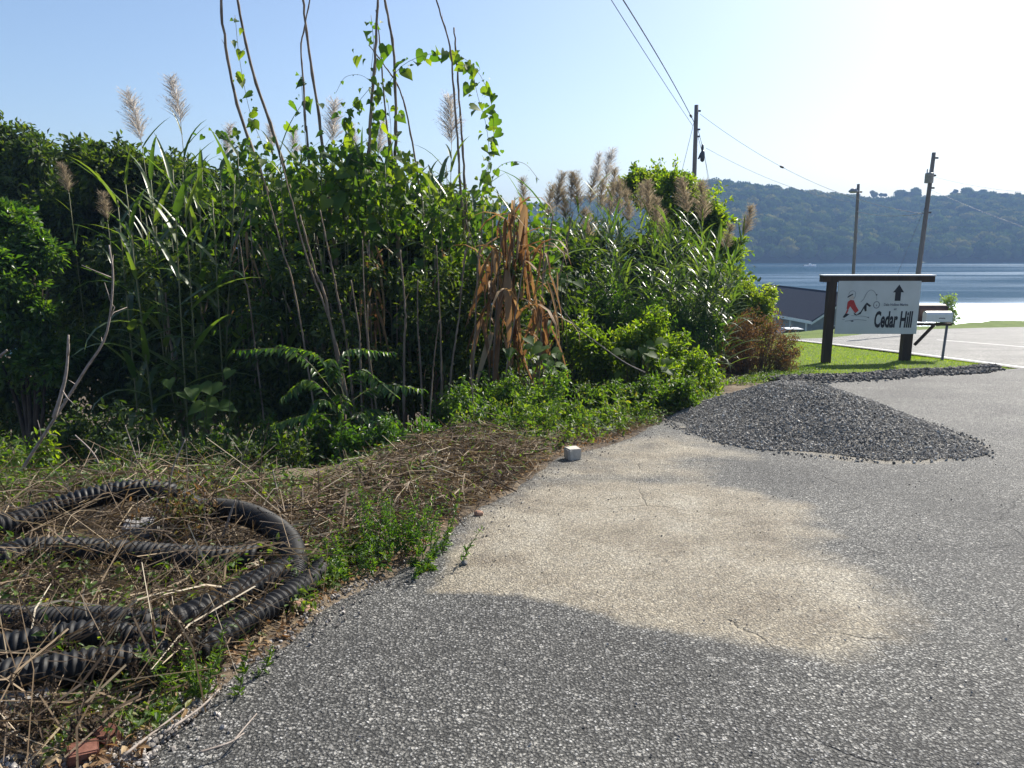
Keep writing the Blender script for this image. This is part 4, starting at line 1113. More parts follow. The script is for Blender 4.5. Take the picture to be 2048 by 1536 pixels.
# sumac with long pinnate leaves
def sumac():
    Y = 9.6
    b = np.array(gp(P(680, 700, Y)[0], Y + .2))
    t = thing('sumac_shrub', 'sumac with long fern-like leaves catching sun in the shade', 'shrub', b)
    fr = [((680, 800), (590, 705), (470, 700)), ((680, 800), (640, 715), (560, 690)), ((690, 800), (690, 705), (785, 705)), ((690, 800), (665, 720), (668, 760)), ((690, 810), (720, 740), (790, 790)), ((690, 810), (760, 770), (845, 778)), ((680, 820), (620, 760), (565, 795)), ((690, 830), (640, 800), (600, 860)), ((700, 830), (760, 820), (800, 870)), ((700, 840), (730, 830), (760, 900)), ((690, 830), (680, 790), (690, 880)), ((680, 830), (610, 830), (545, 850))]
    mb = MB(); mb.tube(curve([b, P(690, 830, Y)], 6), .02, 5); mb.build('stems', M['stem_brown'], t, True)
    for p in fr:
        c = curve([P(x, y, Y + random.uniform(-.3, .15)) for x, y in p], 24)
        mb = MB(); mb.tube(c - c[0], np.linspace(.006, .002, 24), 4)
        o = link('leaf', mb.mesh('leaf_stalk', M['vine_stem'], True), t, c[0] - b)
        for k in range(6, 24):
            tan = unit(c[min(k + 1, 23)] - c[k - 1])
            side = unit(np.cross(tan, [0, 0, 1]))
            for s in (-1, 1):
                d = unit(side * s + tan * .45 + np.array([0, 0, -.35]) + .12 * rnd(1)[0])
                leaf_obj('leaflet', ME_OVAL[0], o, c[k] - c[0], d, unit(np.array([0, -.25, 1.0]) + .2 * rnd(1)[0]), (.165 if k < 20 else .12) * random.uniform(.85, 1.1), 1.1)
sumac()
# broad-leaved weeds
def broadleaf(label, px, py, Y, n, size, rx=40, ry=35, me=None):
    c0 = P(px, py, Y); b = np.array(gp(c0[0], Y))
    t = thing('broadleaf_weed', label, 'weed', b, 'broad-leaved weeds')
    mb = MB()
    for k in range(n):
        e = P(px + random.uniform(-rx, rx), py + random.uniform(-ry, ry), Y + random.uniform(-.15, .15))
        c = curve([b, (b + e) / 2 + rnd(1)[0] * .05, e], 6); mb.tube(c, .004, 4)
        leaf_obj('leaf', ME_BROAD[0], t, e - b, unit(np.array([random.gauss(0, 1), -.5, -.3])), unit(np.array([random.gauss(0, .3), -.3, 1])), size * random.uniform(.7, 1.2))
    mb.build('stems', M['vine_stem'], t)
broadleaf('weed with large round leaves behind the gravel heap edge', 1290, 715, 12.4, 18, .17, 55, 40)
broadleaf('weed with one large grey-green leaf at the pavement edge', 1195, 850, 9.4, 6, .2, 22, 16, ME_BROAD)
broadleaf('large-leaved weed in deep shade at the left of the sumac', 400, 790, 10.2, 14, .24, 70, 70, ME_BROAD)
broadleaf('broad-leaved weed by the foot of the dry reeds', 1060, 705, 10.4, 14, .18, 60, 40)
broadleaf('broad-leaved weed at the tip of the bent straw stem', 1135, 560, 13.0, 8, .18, 25, 20)
def bent_stem(lab, px, Y, rad, mat='twig', name='bare_stem', group='bare stems and twigs', branches=0):
    c = curve([P(x, y, Y) for x, y in px], 26); b = c[-1].copy()
    t = thing(name, lab, 'stem', b, group)
    mb = MB(); mb.tube(c, np.linspace(rad * .45, rad, 26), 6)
    for k in range(branches):
        i = random.randrange(3, 22); d = unit(unit(c[i - 1] - c[i]) + .9 * rnd(1)[0])
        e = c[i] + d * random.uniform(.08, .3)
        mb.tube([c[i], (c[i] + e) / 2 + rnd(1)[0] * .02, e], [rad * .4, rad * .3, rad * .15], 4)
    mb.build('stem', M[mat], t, True)
bent_stem('pale straw stem leaning across the gap left of the leafy bush', [(1112, 600), (1150, 650), (1200, 690), (1250, 725), (1290, 745)], 12.0, .012)
bent_stem('grey forked dead branch standing tall at the left', [(218, 490), (226, 560), (212, 670), (170, 740), (120, 820), (75, 890), (40, 945)], 7.4, .017, branches=12)
bent_stem('pale broken stick standing upright at the left edge', [(137, 670), (133, 740), (122, 790), (108, 835)], 6.8, .020, branches=2)
bent_stem('short pale stick cut by the left picture edge', [(14, 700), (0, 712), (-30, 735)], 6.5, .018)
for k, (pp, lab) in enumerate([([(150, 870), (185, 905), (205, 945), (215, 985)], 'bleached stick leaning behind the pipe coil'), ([(370, 880), (345, 940), (335, 1010), (325, 1110)], 'thin brown stem standing inside the pipe coil'), ([(250, 850), (275, 925), (290, 990)], 'dark twig behind the pipe coil'), ([(470, 1000), (455, 1045), (440, 1090)], 'white split cane piece standing at the pipe bend'), ([(410, 985), (408, 1060), (395, 1120)], 'thin stem standing through the pipe coil'), ([(545, 940), (555, 985), (560, 1010)], 'brown stub standing behind the pipe bend')]):
    bent_stem(lab, pp, [6.6, 4.9, 6.6, 4.9, 4.9, 6.0][k], [.012, .008, .008, .012, .007, .011][k], branches=[2, 3, 5, 0, 3, 0][k])

# ------------------------------------------------------------------ ground litter
def ground_pts(n, poly_px):
    poly = np.array([G(*p)[:2] for p in poly_px])
    lo, hi = poly.min(0), poly.max(0)
    out = []
    while len(out) < n:
        q = rng.uniform(lo, hi, (n * 2, 2))
        k = in_poly(poly, q[:, 0], q[:, 1]) > 0
        out += list(q[k])
    q = np.array(out[:n])
    return np.stack([q[:, 0], q[:, 1], H(q[:, 0], q[:, 1])], -1)
def straw(mb, T, Lr, wr, flat=.25, bias=None, lift=.02, zmax=.12):
    n = len(T)
    d = rnd(n); d[:, 2] *= flat
    if bias is not None: d += np.asarray(bias)
    d = unit(d)
    L = rng.uniform(*Lr, n); w = rng.uniform(*wr, n)
    s = unit(np.cross(d, unit(rnd(n)))); bendv = rnd(n) * .12 * L[:, None]
    T = T + np.stack([np.zeros(n), np.zeros(n), lift + rng.random(n) ** 2 * zmax], -1)
    p0 = T - d * L[:, None] / 2; p2 = T + d * L[:, None] / 2; p1 = T + bendv
    V = np.stack([p0 - s * w[:, None], p0 + s * w[:, None], p1 - s * w[:, None], p1 + s * w[:, None], p2 - s * w[:, None] * .4, p2 + s * w[:, None] * .4], 1)
    g = H(V[..., 0], V[..., 1]) + .004
    V[..., 2] = np.maximum(V[..., 2], g)
    F = np.array([(0, 1, 3, 2), (2, 3, 5, 4)])
    mb.F4.append((F[None] + mb.n + np.arange(n)[:, None, None] * 6).reshape(-1, 4))
    mb.V.append(V.reshape(-1, 3)); mb.A.append(np.repeat(rng.random(n), 6)); mb.n += n * 6
HEAP = [(560, 1080), (630, 990), (760, 940), (900, 908), (1040, 908), (1100, 918), (1010, 980), (900, 1040), (800, 1090), (680, 1130), (600, 1120)]
FRONT = [(-60, 985), (300, 975), (560, 965), (640, 1120), (640, 1200), (430, 1340), (240, 1530), (-60, 1560)]
mb = MB()
straw(mb, ground_pts(4300, HEAP), (.12, .6), (.0025, .006), .22, (.55, .35, .05), .02, .22)
straw(mb, ground_pts(1500, [(1060, 910), (1250, 872), (1330, 835), (1420, 800), (1400, 790), (1280, 830), (1100, 890)]), (.1, .4), (.002, .005), .2, None, .01, .06)
straw(mb, ground_pts(420, HEAP), (.2, .6), (.002, .004), 1.0, (.25, .1, 1.1), .08, .1)
tag(mb.build('dry_straw', M['straw']), 'heap of tan dry straw along the pavement edge', 'straw', kind='stuff')
mb = MB()
straw(mb, ground_pts(4200, FRONT), (.08, .5), (.0018, .0045), .2, (.3, .1, 0), .01, .07)
straw(mb, ground_pts(1800, [(-60, 950), (560, 955), (800, 900), (760, 950), (560, 1000), (-60, 1000)]), (.1, .5), (.002, .0045), .3, (.3, .1, .1), .01, .1)
straw(mb, ground_pts(900, FRONT), (.3, .9), (.0022, .005), .5, (.2, .1, .25), .08, .22)
straw(mb, ground_pts(1900, [(-60, 1130), (350, 1140), (620, 1130), (560, 1230), (330, 1330), (-60, 1330)]), (.08, .4), (.0018, .0045), .25, (.3, .1, 0), .01, .10)
tag(mb.build('dry_straw', M['straw']), 'loose dead stems and straw littering the soil around the pipes', 'straw', kind='stuff')
# thicker woody debris, each a thing
DEB = [([(0, 945), (60, 960), (140, 985), (210, 1000)], .010), ([(-20, 970), (70, 985), (160, 992), (215, 1000)], .012), ([(70, 890), (130, 930), (190, 965), (240, 1000)], .008), ([(-10, 1020), (40, 1040), (95, 1060), (100, 1100)], .011), ([(100, 1100), (105, 1130), (85, 1165)], .010), ([(-20, 1150), (40, 1175), (110, 1190)], .013), ([(30, 1080), (10, 1110), (-10, 1145)], .009), ([(280, 1205), (400, 1160), (500, 1125), (600, 1085)], .006), ([(650, 985), (690, 960), (715, 940)], .016), ([(700, 900), (760, 935), (830, 955)], .010), ([(640, 905), (700, 880), (760, 860)], .008), ([(890, 870), (910, 885), (935, 905)], .016), ([(760, 900), (690, 905), (620, 930)], .007), ([(540, 1010), (620, 980), (700, 985)], .007), ([(780, 925), (800, 975), (815, 1010)], .006), ([(330, 1490), (400, 1440), (440, 1400)], .006), ([(250, 1536), (320, 1480), (370, 1440)], .006), ([(470, 1505), (490, 1480), (515, 1450)], .004), ([(400, 1530), (460, 1510), (490, 1490)], .005), ([(1000, 905), (1060, 900), (1090, 905)], .006), ([(1020, 955), (960, 985), (905, 1010)], .006)]
DL = ['dead stick lying at the left edge, uppermost of the bundle behind the pipes', 'dead stick lying just under the uppermost one behind the pipes', 'slanting dead stick behind the left pipe strand', 'purplish cane bent over the left pipe end', 'short cane piece hanging over the second pipe strand', 'thick dead cane lying in front of the second pipe strand', 'cane piece leaning on the left pipe end', 'long straight straw stem lying across the pipe coil', 'pale flat cane piece standing out of the straw', 'grey twig lying in the straw below the sumac', 'twig crossing the shade behind the straw heap', 'thick tan cane butt at the foot of the tan stick', 'thin twig behind the straw heap', 'bent stem lying behind the pipe bend', 'straw stem hanging over the heap', 'straw stem lying along the pavement edge, upper one', 'straw stem lying along the pavement edge, lower one', 'thin straw standing on the pavement at the bottom', 'thin dark twig lying on the pavement at the bottom', 'dry stem trailing onto the pavement near the white block', 'dry stem trailing along the heap foot']
for (pp, r), lab in zip(DEB, DL):
    pts = []
    for x, y in pp:
        g = G(x, y); g[2] = max(GZ(g[0], g[1]), -SLOPE * g[1] if g[0] > xe(g[1]) else -99) + .05
        pts.append(g)
    c = curve(pts, 14); b = c[0].copy()
    t = thing('fallen_stick', lab, 'stem', b, 'dead stems lying about')
    MB().tube(c, np.linspace(r, r * .6, 14), 5).build('stem', M['twig'], t, True)

# low weeds among the litter
def weeds_stuff(label, poly, n, size, mat, hgt, proto=OVAL, clump=7):
    T = ground_pts(n // clump, poly)
    T = np.repeat(T, clump, 0); n = len(T)
    T = T + np.stack([rng.normal(0, .035, n), rng.normal(0, .035, n), rng.random(n) * hgt + .015], -1)
    T[:, 2] = np.maximum(T[:, 2], H(T[:, 0], T[:, 1]) + .01)
    mb = MB()
    mb.inst(proto, orient(unit(rnd(n) * np.array([1, 1, .5]) + np.array([0, 0, -.1])), unit(rnd(n) * .5 + np.array([0, -.2, 1]))) * (size * rng.uniform(.5, 1.3, n))[:, None, None], T, np.clip(rng.normal(.5, .28, n), 0, 1))
    straw(mb, T[::6], (.06, .16), (.0012, .002), 3, (0, 0, 1.5), -.02, .02)
    tag(mb.build('low_weeds', mat), label, 'weeds', kind='stuff')
weeds_stuff('small green weeds sprouting between the pipes', [(-60, 1120), (350, 1130), (640, 1130), (600, 1200), (430, 1330), (330, 1400), (-60, 1330)], 1150, .05, M['weed_leaf'], .17)
weeds_stuff('green weeds behind the pipe coil', [(-60, 930), (160, 940), (330, 965), (600, 960), (790, 905), (780, 940), (640, 985), (560, 1010), (-60, 1040)], 3600, .06, M['weed_leaf'], .2)
weeds_stuff('leafy ground weeds along the pavement below the bushes', [(900, 890), (1080, 850), (1330, 815), (1450, 775), (1440, 800), (1330, 842), (1220, 880), (1090, 912), (980, 920)], 5000, .055, M['weed_leaf'], .16)
weeds_stuff('sparse weeds on the stony soil at the lower left', [(200, 1380), (430, 1330), (420, 1370), (300, 1480), (100, 1536), (60, 1450)], 600, .04, M['weed_leaf'], .07)
weeds_stuff('green sprigs growing up through the straw heap', HEAP, 1500, .05, M['weed_leaf'], .22)
weeds_stuff('yellowing weeds at the corner of the pipe and the pavement', [(560, 1180), (640, 1120), (720, 1080), (760, 1100), (690, 1160), (600, 1240)], 900, .05, M['weed_leaf'], .10)
weeds_stuff('low green weeds along the corner of the lawn and the gravel heap', [(1440, 770), (1560, 742), (1640, 745), (1600, 760), (1500, 772)], 2500, .06, M['weed_leaf'], .12)
# feathery weed clump at the kerb
def leafy_weed(label, px, py, n, hh, spread):
    g = G(px, py); b = np.array([g[0] - .1, g[1] + .1, GZ(g[0] - .1, g[1] + .1)])
    t = thing('leafy_weed', label, 'weed', b, 'leafy weeds along the pavement')
    ms, ml = MB(), MB()
    for k in range(n):
        o = np.array([random.gauss(0, spread), random.gauss(0, spread * .7), 0]); h = hh * random.uniform(.4, 1.15)
        p0 = b + o; p0[2] = GZ(p0[0], p0[1]); e = p0 + np.array([random.gauss(0, .12), random.gauss(0, .12), h])
        c = curve([p0, (p0 + e) / 2 + rnd(1)[0] * .03, e], 10); ms.tube(c, np.linspace(.004, .0015, 10), 4)
        m = 34; i = rng.uniform(1.5, 9, m); j = i.astype(int).clip(0, 8); T = c[j] + (c[j + 1] - c[j]) * (i - j)[:, None] + rnd(m) * .025
        ml.inst(OVAL, orient(unit(rnd(m) + np.array([0, -.2, 0])), unit(rnd(m) * .6 + np.array([0, 0, .9]))) * (.075 * rng.uniform(.5, 1.2, m))[:, None, None], T, np.clip(rng.normal(.45, .25, m), 0, 1))
    ms.build('stems', M['vine_stem'], t); ml.build('foliage', M['weed_leaf'], t)
def feathery(label, px, py, n, hh, spread, mat='weed_leaf', stem='vine_stem'):
    g = G(px, py); b = np.array([g[0], g[1], GZ(g[0], g[1])])
    t = thing('feathery_weed', label, 'weed', b, 'feathery weeds at the pavement edge')
    ms, ml = MB(), MB()
    for k in range(n):
        o = np.array([random.gauss(0, spread), random.gauss(0, spread * .6), 0]); h = hh * random.uniform(.5, 1.1)
        p0 = b + o; p0[2] = GZ(p0[0], p0[1]); e = p0 + np.array([o[0] * .6 + random.gauss(0, .04), o[1] * .5 + random.gauss(0, .04), h])
        c = curve([p0, (p0 + e) / 2 + rnd(1)[0] * .015, e], 10); ms.tube(c, np.linspace(.003, .001, 10), 4)
        m = 46; i = rng.uniform(1, 9, m); j = i.astype(int).clip(0, 8); T = c[j] + (c[j + 1] - c[j]) * (i - j)[:, None]
        ml.inst(OVALN, orient(unit(rnd(m) + np.array([0, 0, .7])), unit(rnd(m) + np.array([0, 0, .5]))) * (.045 * rng.uniform(.5, 1.2, m))[:, None, None] * (1.3 - i / 12)[:, None, None], T, rng.random(m) * .8)
    ms.build('stems', M[stem], t); ml.build('foliage', M[mat], t)
for k, (px, py, hh, lab) in enumerate([(960, 905, .42, 'leafy upright weed nearest the straw heap'), (1010, 895, .36, 'leafy upright weed below the dark small-leaved bush'), (1060, 895, .4, 'leafy upright weed left of the white block'), (1110, 880, .42, 'leafy upright weed just behind the white block'), (1160, 872, .36, 'leafy upright weed right behind the white block'), (1215, 862, .42, 'leafy upright weed halfway to the gravel heap'), (1270, 850, .46, 'leafy upright weed near the left foot of the gravel heap'), (1330, 828, .5, 'leafy upright weed touching the left foot of the gravel heap'), (1385, 808, .55, 'leafy upright weed behind the left foot of the gravel heap')]):
    leafy_weed(lab, px, py, 16, hh, .22)
feathery('tall feathery green weed clump on the broken pavement edge', 815, 1110, 46, .5, .15, 'shrub_leaf')
feathery('low feathery weed left of the tall clump', 735, 1150, 16, .26, .10, 'shrub_leaf')
feathery('small grassy tuft hugging the pavement edge right of the tall clump', 850, 1135, 10, .10, .05)
feathery('thin wiry weeds standing at the lower left soil', 395, 1385, 12, .26, .09)

M['dead_weed'] = leaf_mat('dead_weed', [(0, (.03, .022, .016)), (1, (.10, .075, .055))], (1.2, 1.1, .9), .8, .2, .1)
for px, py, lab in [(250, 1330, 'dark withered weed standing between the lower left pipes'), (310, 1390, 'dark withered weed beside the lowest pipe end'), (375, 1345, 'dark withered weed between the lower pipes and the pavement'), (120, 1215, 'dark withered weed left in the pipe coil'), (330, 1200, 'dark withered weed in the middle of the pipe coil'), (40, 1330, 'dark withered weed over the left end of the lower pipes'), (90, 1490, 'dark withered weed in the bottom left corner')]:
    feathery(lab, px, py, 12, .27, .07, 'dead_weed', 'stem_brown')
# dead leaves along the broken pavement edge
def dead_leaves():
    n = 2600
    y = rng.uniform(2.3, 11, n); x = xe(y) - np.abs(rng.normal(0, .3, n)) + .04
    z = np.maximum(H(x, y), np.where(x > xe(y), -SLOPE * y, -99)) + .012 + rng.random(n) * .03
    mb = MB()
    mb.inst(OVAL, orient(unit(rnd(n) * np.array([1, 1, .35])), unit(rnd(n) * .6 + np.array([0, 0, 1]))) * (.05 * rng.uniform(.4, 1.2, n))[:, None, None], np.stack([x, y, z], -1), rng.random(n))
    tag(mb.build('dead_leaves', M['dry_leaf']), 'dry fallen leaves along the broken pavement edge', 'leaves', kind='stuff')
dead_leaves()
# stones
def stone_protos(k):
    out = []
    for i in range(k):
        r = np.random.default_rng(300 + i)
        V, F = ICO1 if False else ico0
        W = V * (1 + .22 * r.normal(size=(len(V), 1))) * r.uniform(.65, 1.15, 3)
        out.append((W, E4, F))
    return out
import bmesh
_bm = bmesh.new(); bmesh.ops.create_icosphere(_bm, subdivisions=1, radius=1)
_bm.verts.ensure_lookup_table(); _bm.free()
_t = (1 + 5 ** .5) / 2
ico0 = (unit(np.array([(-1, _t, 0), (1, _t, 0), (-1, -_t, 0), (1, -_t, 0), (0, -1, _t), (0, 1, _t), (0, -1, -_t), (0, 1, -_t), (_t, 0, -1), (_t, 0, 1), (-_t, 0, -1), (-_t, 0, 1)])),
        np.array([(0, 11, 5), (0, 5, 1), (0, 1, 7), (0, 7, 10), (0, 10, 11), (1, 5, 9), (5, 11, 4), (11, 10, 2), (10, 7, 6), (7, 1, 8), (3, 9, 4), (3, 4, 2), (3, 2, 6), (3, 6, 8), (3, 8, 9), (4, 9, 5), (2, 4, 11), (6, 2, 10), (8, 6, 7), (9, 8, 1)]))
STONES = stone_protos(6)
def scatter_stones(mb, T, smin, smax, pw=2.0):
    n = len(T); which = rng.integers(0, 6, n)
    q = unit(rng.normal(size=(n, 4)))
    w, x, y, z = q.T
    Mx = np.stack([np.stack([1 - 2 * (y * y + z * z), 2 * (x * y - z * w), 2 * (x * z + y * w)], -1), np.stack([2 * (x * y + z * w), 1 - 2 * (x * x + z * z), 2 * (y * z - x * w)], -1), np.stack([2 * (x * z - y * w), 2 * (y * z + x * w), 1 - 2 * (x * x + y * y)], -1)], 1)
    s = smin + (smax - smin) * rng.random(n) ** pw
    for k in range(6):
        i = which == k
        mb.inst(STONES[k], Mx[i] * s[i][:, None, None], T[i], rng.random(i.sum()))
PILE_C = np.array([4.05, 10.35])
_ang = np.radians([-180, -150, -120, -95, -70, -45, -20, 0, 45, 90, 135, 180])
_rad = np.array([1.75, 1.9, 2.3, 2.6, 2.6, 2.15, 1.8, 1.75, 1.85, 1.85, 1.75, 1.75])
def pile_h(x, y):
    dx, dy = x - PILE_C[0], y - PILE_C[1]
    r = np.hypot(dx, dy); a = np.arctan2(dy, dx)
    Rr = np.interp(a, _ang, _rad) * (1 + .05 * np.sin(a * 5 + 1) + .03 * np.sin(a * 11))
    t = r / Rr
    h = .66 * np.clip(1 - t, 0, 1) ** 1.0
    h = np.where(t < .18, .66 * (.82 - (t / .18) ** 2 * .0 - 0 * t) , h)
    h = np.minimum(.56 + .03 * np.cos(t * 6), h)
    ridge = .10 * np.exp(-((a + .35) / .3) ** 2) * np.clip(1 - t, 0, 1) * np.clip(t * 3, 0, 1)
    lump = .05 * vnoise(x * 2.2, y * 2.2, 71, 3) * np.clip((1 - t) * 4, 0, 1)
    return np.where(t < 1, np.maximum(h + ridge + lump, 0), -.02)
def gravel_pile():
    g = np.linspace(-3, 3, 90)
    X, Y = np.meshgrid(PILE_C[0] + g, PILE_C[1] + g)
    Z = -SLOPE * Y + pile_h(X, Y) - .012
    k = len(g); idx = np.arange(k * k).reshape(k, k)
    F = np.stack([idx[:-1, :-1], idx[:-1, 1:], idx[1:, 1:], idx[1:, :-1]], -1).reshape(-1, 4)
    hm = pile_h(X, Y).ravel()
    F = F[(hm[F] > -.01).any(1)]
    mb = MB(); mb.V.append(np.stack([X, Y, Z], -1).reshape(-1, 3)); mb.F4.append(F); mb.A.append(rng.random(k * k) * .4); mb.n = k * k
    n = 34000
    q = PILE_C + rng.uniform(-2.9, 2.9, (n, 2)); h = pile_h(q[:, 0], q[:, 1]); i = h > -.005
    q, h = q[i], h[i]
    scatter_stones(mb, np.stack([q[:, 0], q[:, 1], -SLOPE * q[:, 1] + h + .002], -1), .009, .024, 2.6)
    n = 120000
    q = PILE_C + rng.uniform(-2.8, 2.8, (n, 2)); h = pile_h(q[:, 0], q[:, 1]); i = h > -.005
    q, h = q[i], h[i]; n = len(q)
    octa = (np.array([(1, 0, 0), (-.9, .1, .1), (.1, .8, -.1), (0, -.85, .1), (.1, 0, .7), (-.1, .1, -.7)]), E4, np.array([(0, 2, 4), (2, 1, 4), (1, 3, 4), (3, 0, 4), (2, 0, 5), (1, 2, 5), (3, 1, 5), (0, 3, 5)]))
    mb.inst(octa, orient(unit(rnd(n)), unit(rnd(n))) * rng.uniform(.004, .011, n)[:, None, None], np.stack([q[:, 0], q[:, 1], -SLOPE * q[:, 1] + h + .004 + .008 * rng.random(n)], -1), rng.random(n))
    # strays round the foot
    n = 1300
    a = rng.uniform(-math.pi, math.pi, n); r = np.interp(a, _ang, _rad) * (1 + np.abs(rng.normal(0, .04, n)))
    x, y = PILE_C[0] + r * np.cos(a), PILE_C[1] + r * np.sin(a)
    scatter_stones(mb, np.stack([x, y, -SLOPE * y + .008], -1), .006, .02, 2)
    tag(mb.build('gravel_heap', M['gravel']), 'heap of grey crushed gravel dumped on the pavement', 'gravel', kind='stuff')
gravel_pile()
def crumb_ridge():
    mb = MB(); n = 7500
    t = rng.random(n); a, b = np.array([5.6, 15.9]), np.array([12.6, 19.15])
    q = a + (b - a) * t[:, None]
    off = rng.normal(0, .24, n) * np.interp(t, [0, .3, 1], [1.5, 1, .55])
    nrm = np.array([-(b - a)[1], (b - a)[0]]); nrm = nrm / np.linalg.norm(nrm)
    q = q + nrm * (off + .12 * np.sin(t * 14))[:, None]
    h = .10 * np.exp(-(off / .35) ** 2) * np.interp(t, [0, .3, 1], [1.2, 1, .6])
    z = np.maximum(-SLOPE * q[:, 1], H(q[:, 0], q[:, 1])) + h * rng.random(n) ** .3
    scatter_stones(mb, np.stack([q[:, 0], q[:, 1], z], -1), .015, .05, 1.6)
    tag(mb.build('asphalt_crumbs', M['crumb']), 'low ridge of dark broken asphalt between pavement and lawn', 'rubble', kind='stuff')
crumb_ridge()
mb = MB()
T = ground_pts(5200, [(-60, 1390), (300, 1330), (440, 1330), (420, 1400), (300, 1520), (240, 1600), (-60, 1600)])
scatter_stones(mb, T + np.array([0, 0, .003]), .004, .016, 2.5)
T = ground_pts(1200, FRONT); scatter_stones(mb, T, .004, .012, 2)
tag(mb.build('soil_pebbles', M['pebble']), 'loose pebbles on the soil at the lower left', 'pebbles', kind='stuff')
mb = MB()
n = 700
y = rng.uniform(2.1, 4.2, n); x = xe(y) + np.abs(rng.normal(0, .12, n)); scatter_stones(mb, np.stack([x, y, -SLOPE * y + .006], -1), .004, .013, 2.5)
y = rng.uniform(4, 10, 700); x = xe(y) + np.abs(rng.normal(0, .25, 700)); scatter_stones(mb, np.stack([x, y, -SLOPE * y + .006], -1), .003, .010, 2.5)
n = 2600
y = 2.0 + 8 * rng.random(n) ** 1.4; x = xe(y) + rng.random(n) * (5.5 - xe(y))
scatter_stones(mb, np.stack([x, y, -SLOPE * y + .008 + .012 * vnoise(x * .8, y * .8, 12, 3)], -1), .002, .0075, 3)
tag(mb.build('edge_pebbles', M['pebble']), 'small loose stones strewn over the pavement and along its edge', 'pebbles', kind='stuff')
def rock(label, px, py, size, mat, name='stone', cat='stone', sq=(1, .8, .7)):
    g = G(px, py); z = GZ(g[0], g[1]) if g[0] < xe(g[1]) else g[2]
    V, F = ICO2; r = np.random.default_rng(int(px))
    W = V * (1 + .10 * r.normal(size=(len(V), 1)) + .2 * np.clip(V @ unit(r.normal(size=3)), 0, 1)[:, None]) * size * np.array(sq)
    mb = MB(); mb.add(W, [tuple(f) for f in F])
    tag(mb.build(name, M[mat], loc=(g[0], g[1], z + size * sq[2] * .5)), label, cat)
rock('pinkish rough stone on the pavement edge beside the pipe bend', 600, 1222, .06, 'rock')
rock('dark lump of stone on the crest of the gravel heap', 1668, 795, .05, 'crumb', sq=(1, .9, .8))
rock('small dark clod lying on the pavement beside the weed clump', 928, 1128, .022, 'crumb')
rock('reddish dry clod at the pavement edge above the weed clump', 958, 1030, .035, 'rock')
def bevel_box(label, name, cat, px, py, dims, rotz, mat, tilt=0, lift=0):
    g = G(px, py); z = GZ(g[0], g[1]) if g[0] < xe(g[1]) else g[2]
    bm = bmesh.new(); bmesh.ops.create_cube(bm, size=1)
    bmesh.ops.scale(bm, vec=dims, verts=bm.verts)
    bmesh.ops.bevel(bm, geom=bm.edges[:], offset=min(dims) * .09, segments=2, affect='EDGES')
    r = random.Random(int(px))
    for v in bm.verts: v.co += Vector((r.gauss(0, 1), r.gauss(0, 1), r.gauss(0, 1))) * min(dims) * .025
    me = bpy.data.meshes.new(name); bm.to_mesh(me); bm.free(); me.materials.append(M[mat])
    o = link(name, me, loc=(g[0], g[1], z + dims[2] / 2 + lift)); o.rotation_euler = (tilt, tilt * .5, rotz)
    return tag(o, label, cat)
bevel_box('small white block sitting on the pavement edge', 'concrete_block', 'block', 1145, 918, (.15, .15, .13), .35, 'white_block')
bevel_box('red brick piece at the bottom left corner', 'brick_piece', 'brick', 168, 1520, (.10, .07, .055), .5, 'brick', .1)
bevel_box('dark red brick half buried in the lower left soil', 'brick_piece', 'brick', 216, 1486, (.085, .07, .06), -.4, 'brick', .25)
bevel_box('pale flat concrete slab piece under the front pipe', 'concrete_slab', 'slab', 52, 1418, (.20, .09, .05), .25, 'concrete', .1)
bevel_box('grey concrete block standing inside the pipe coil', 'concrete_block', 'block', 285, 1085, (.22, .16, .15), .3, 'concrete', .1)
bevel_box('small brick fragment lying against the front pipe', 'brick_piece', 'brick', 275, 1330, (.08, .05, .05), .9, 'brick', .3)

# ------------------------------------------------------------------ corrugated pipes
def pipe(label, pts, dia, pitch, depth_r, name='corrugated_pipe'):
    """pts: (px, py, height above soil of the pipe axis)"""
    W = []
    for x, y, h in pts:
        g = G(x, y); W.append((g[0], g[1], GZ(g[0], g[1]) + h + .025))
    c0 = curve(W, 200)
    seg = np.linalg.norm(np.diff(c0, axis=0), axis=1); s = np.concatenate([[0], np.cumsum(seg)])
    n = int(s[-1] / pitch * 6)
    t = np.linspace(0, s[-1], n)
    c = np.stack([np.interp(t, s, c0[:, k]) for k in range(3)], -1)
    ph = (t / pitch) % 1
    prof = np.where(ph < .62, np.sqrt(np.clip(1 - ((ph - .31) / .36) ** 2, 0, 1)), 0)
    r = dia / 2 - depth_r + depth_r * prof
    mb = MB(); mb.tube(c, r, 22, 0, False)
    # open end: inner wall
    b = c[n // 2].copy(); b[2] = GZ(b[0], b[1])
    t0 = thing(name, label, 'pipe', b, 'black corrugated pipe strands')
    mb.build('wall', M['pipe'], t0, True)
    mi = MB(); mi.tube(c[:: max(1, n // 120)], dia / 2 - depth_r - .004, 16, 0, False); mi.build('liner', M['pipe'], t0, True)
    return t0
pipe('black corrugated pipe arching up at the back of the coil, coarse ribs', [(-60, 1120, .10), (40, 1095, .10), (110, 1075, .13), (200, 1060, .18), (280, 1052, .20), (345, 1052, .20), (400, 1060, .15)], .165, .042, .012)
pipe('fine-ribbed black pipe bending down at the right of the coil', [(385, 1062, .14), (440, 1066, .17), (500, 1080, .17), (550, 1100, .15), (580, 1125, .12), (590, 1160, .07), (575, 1190, .0), (540, 1205, -.06)], .165, .018, .006)
pipe('second pipe strand, coarse ribs, lying inside the coil at the left', [(-80, 1185, .08), (0, 1168, .08), (60, 1150, .09), (130, 1143, .09), (220, 1142, .095), (310, 1145, .095), (420, 1150, .09), (520, 1150, .08)], .18, .040, .012)
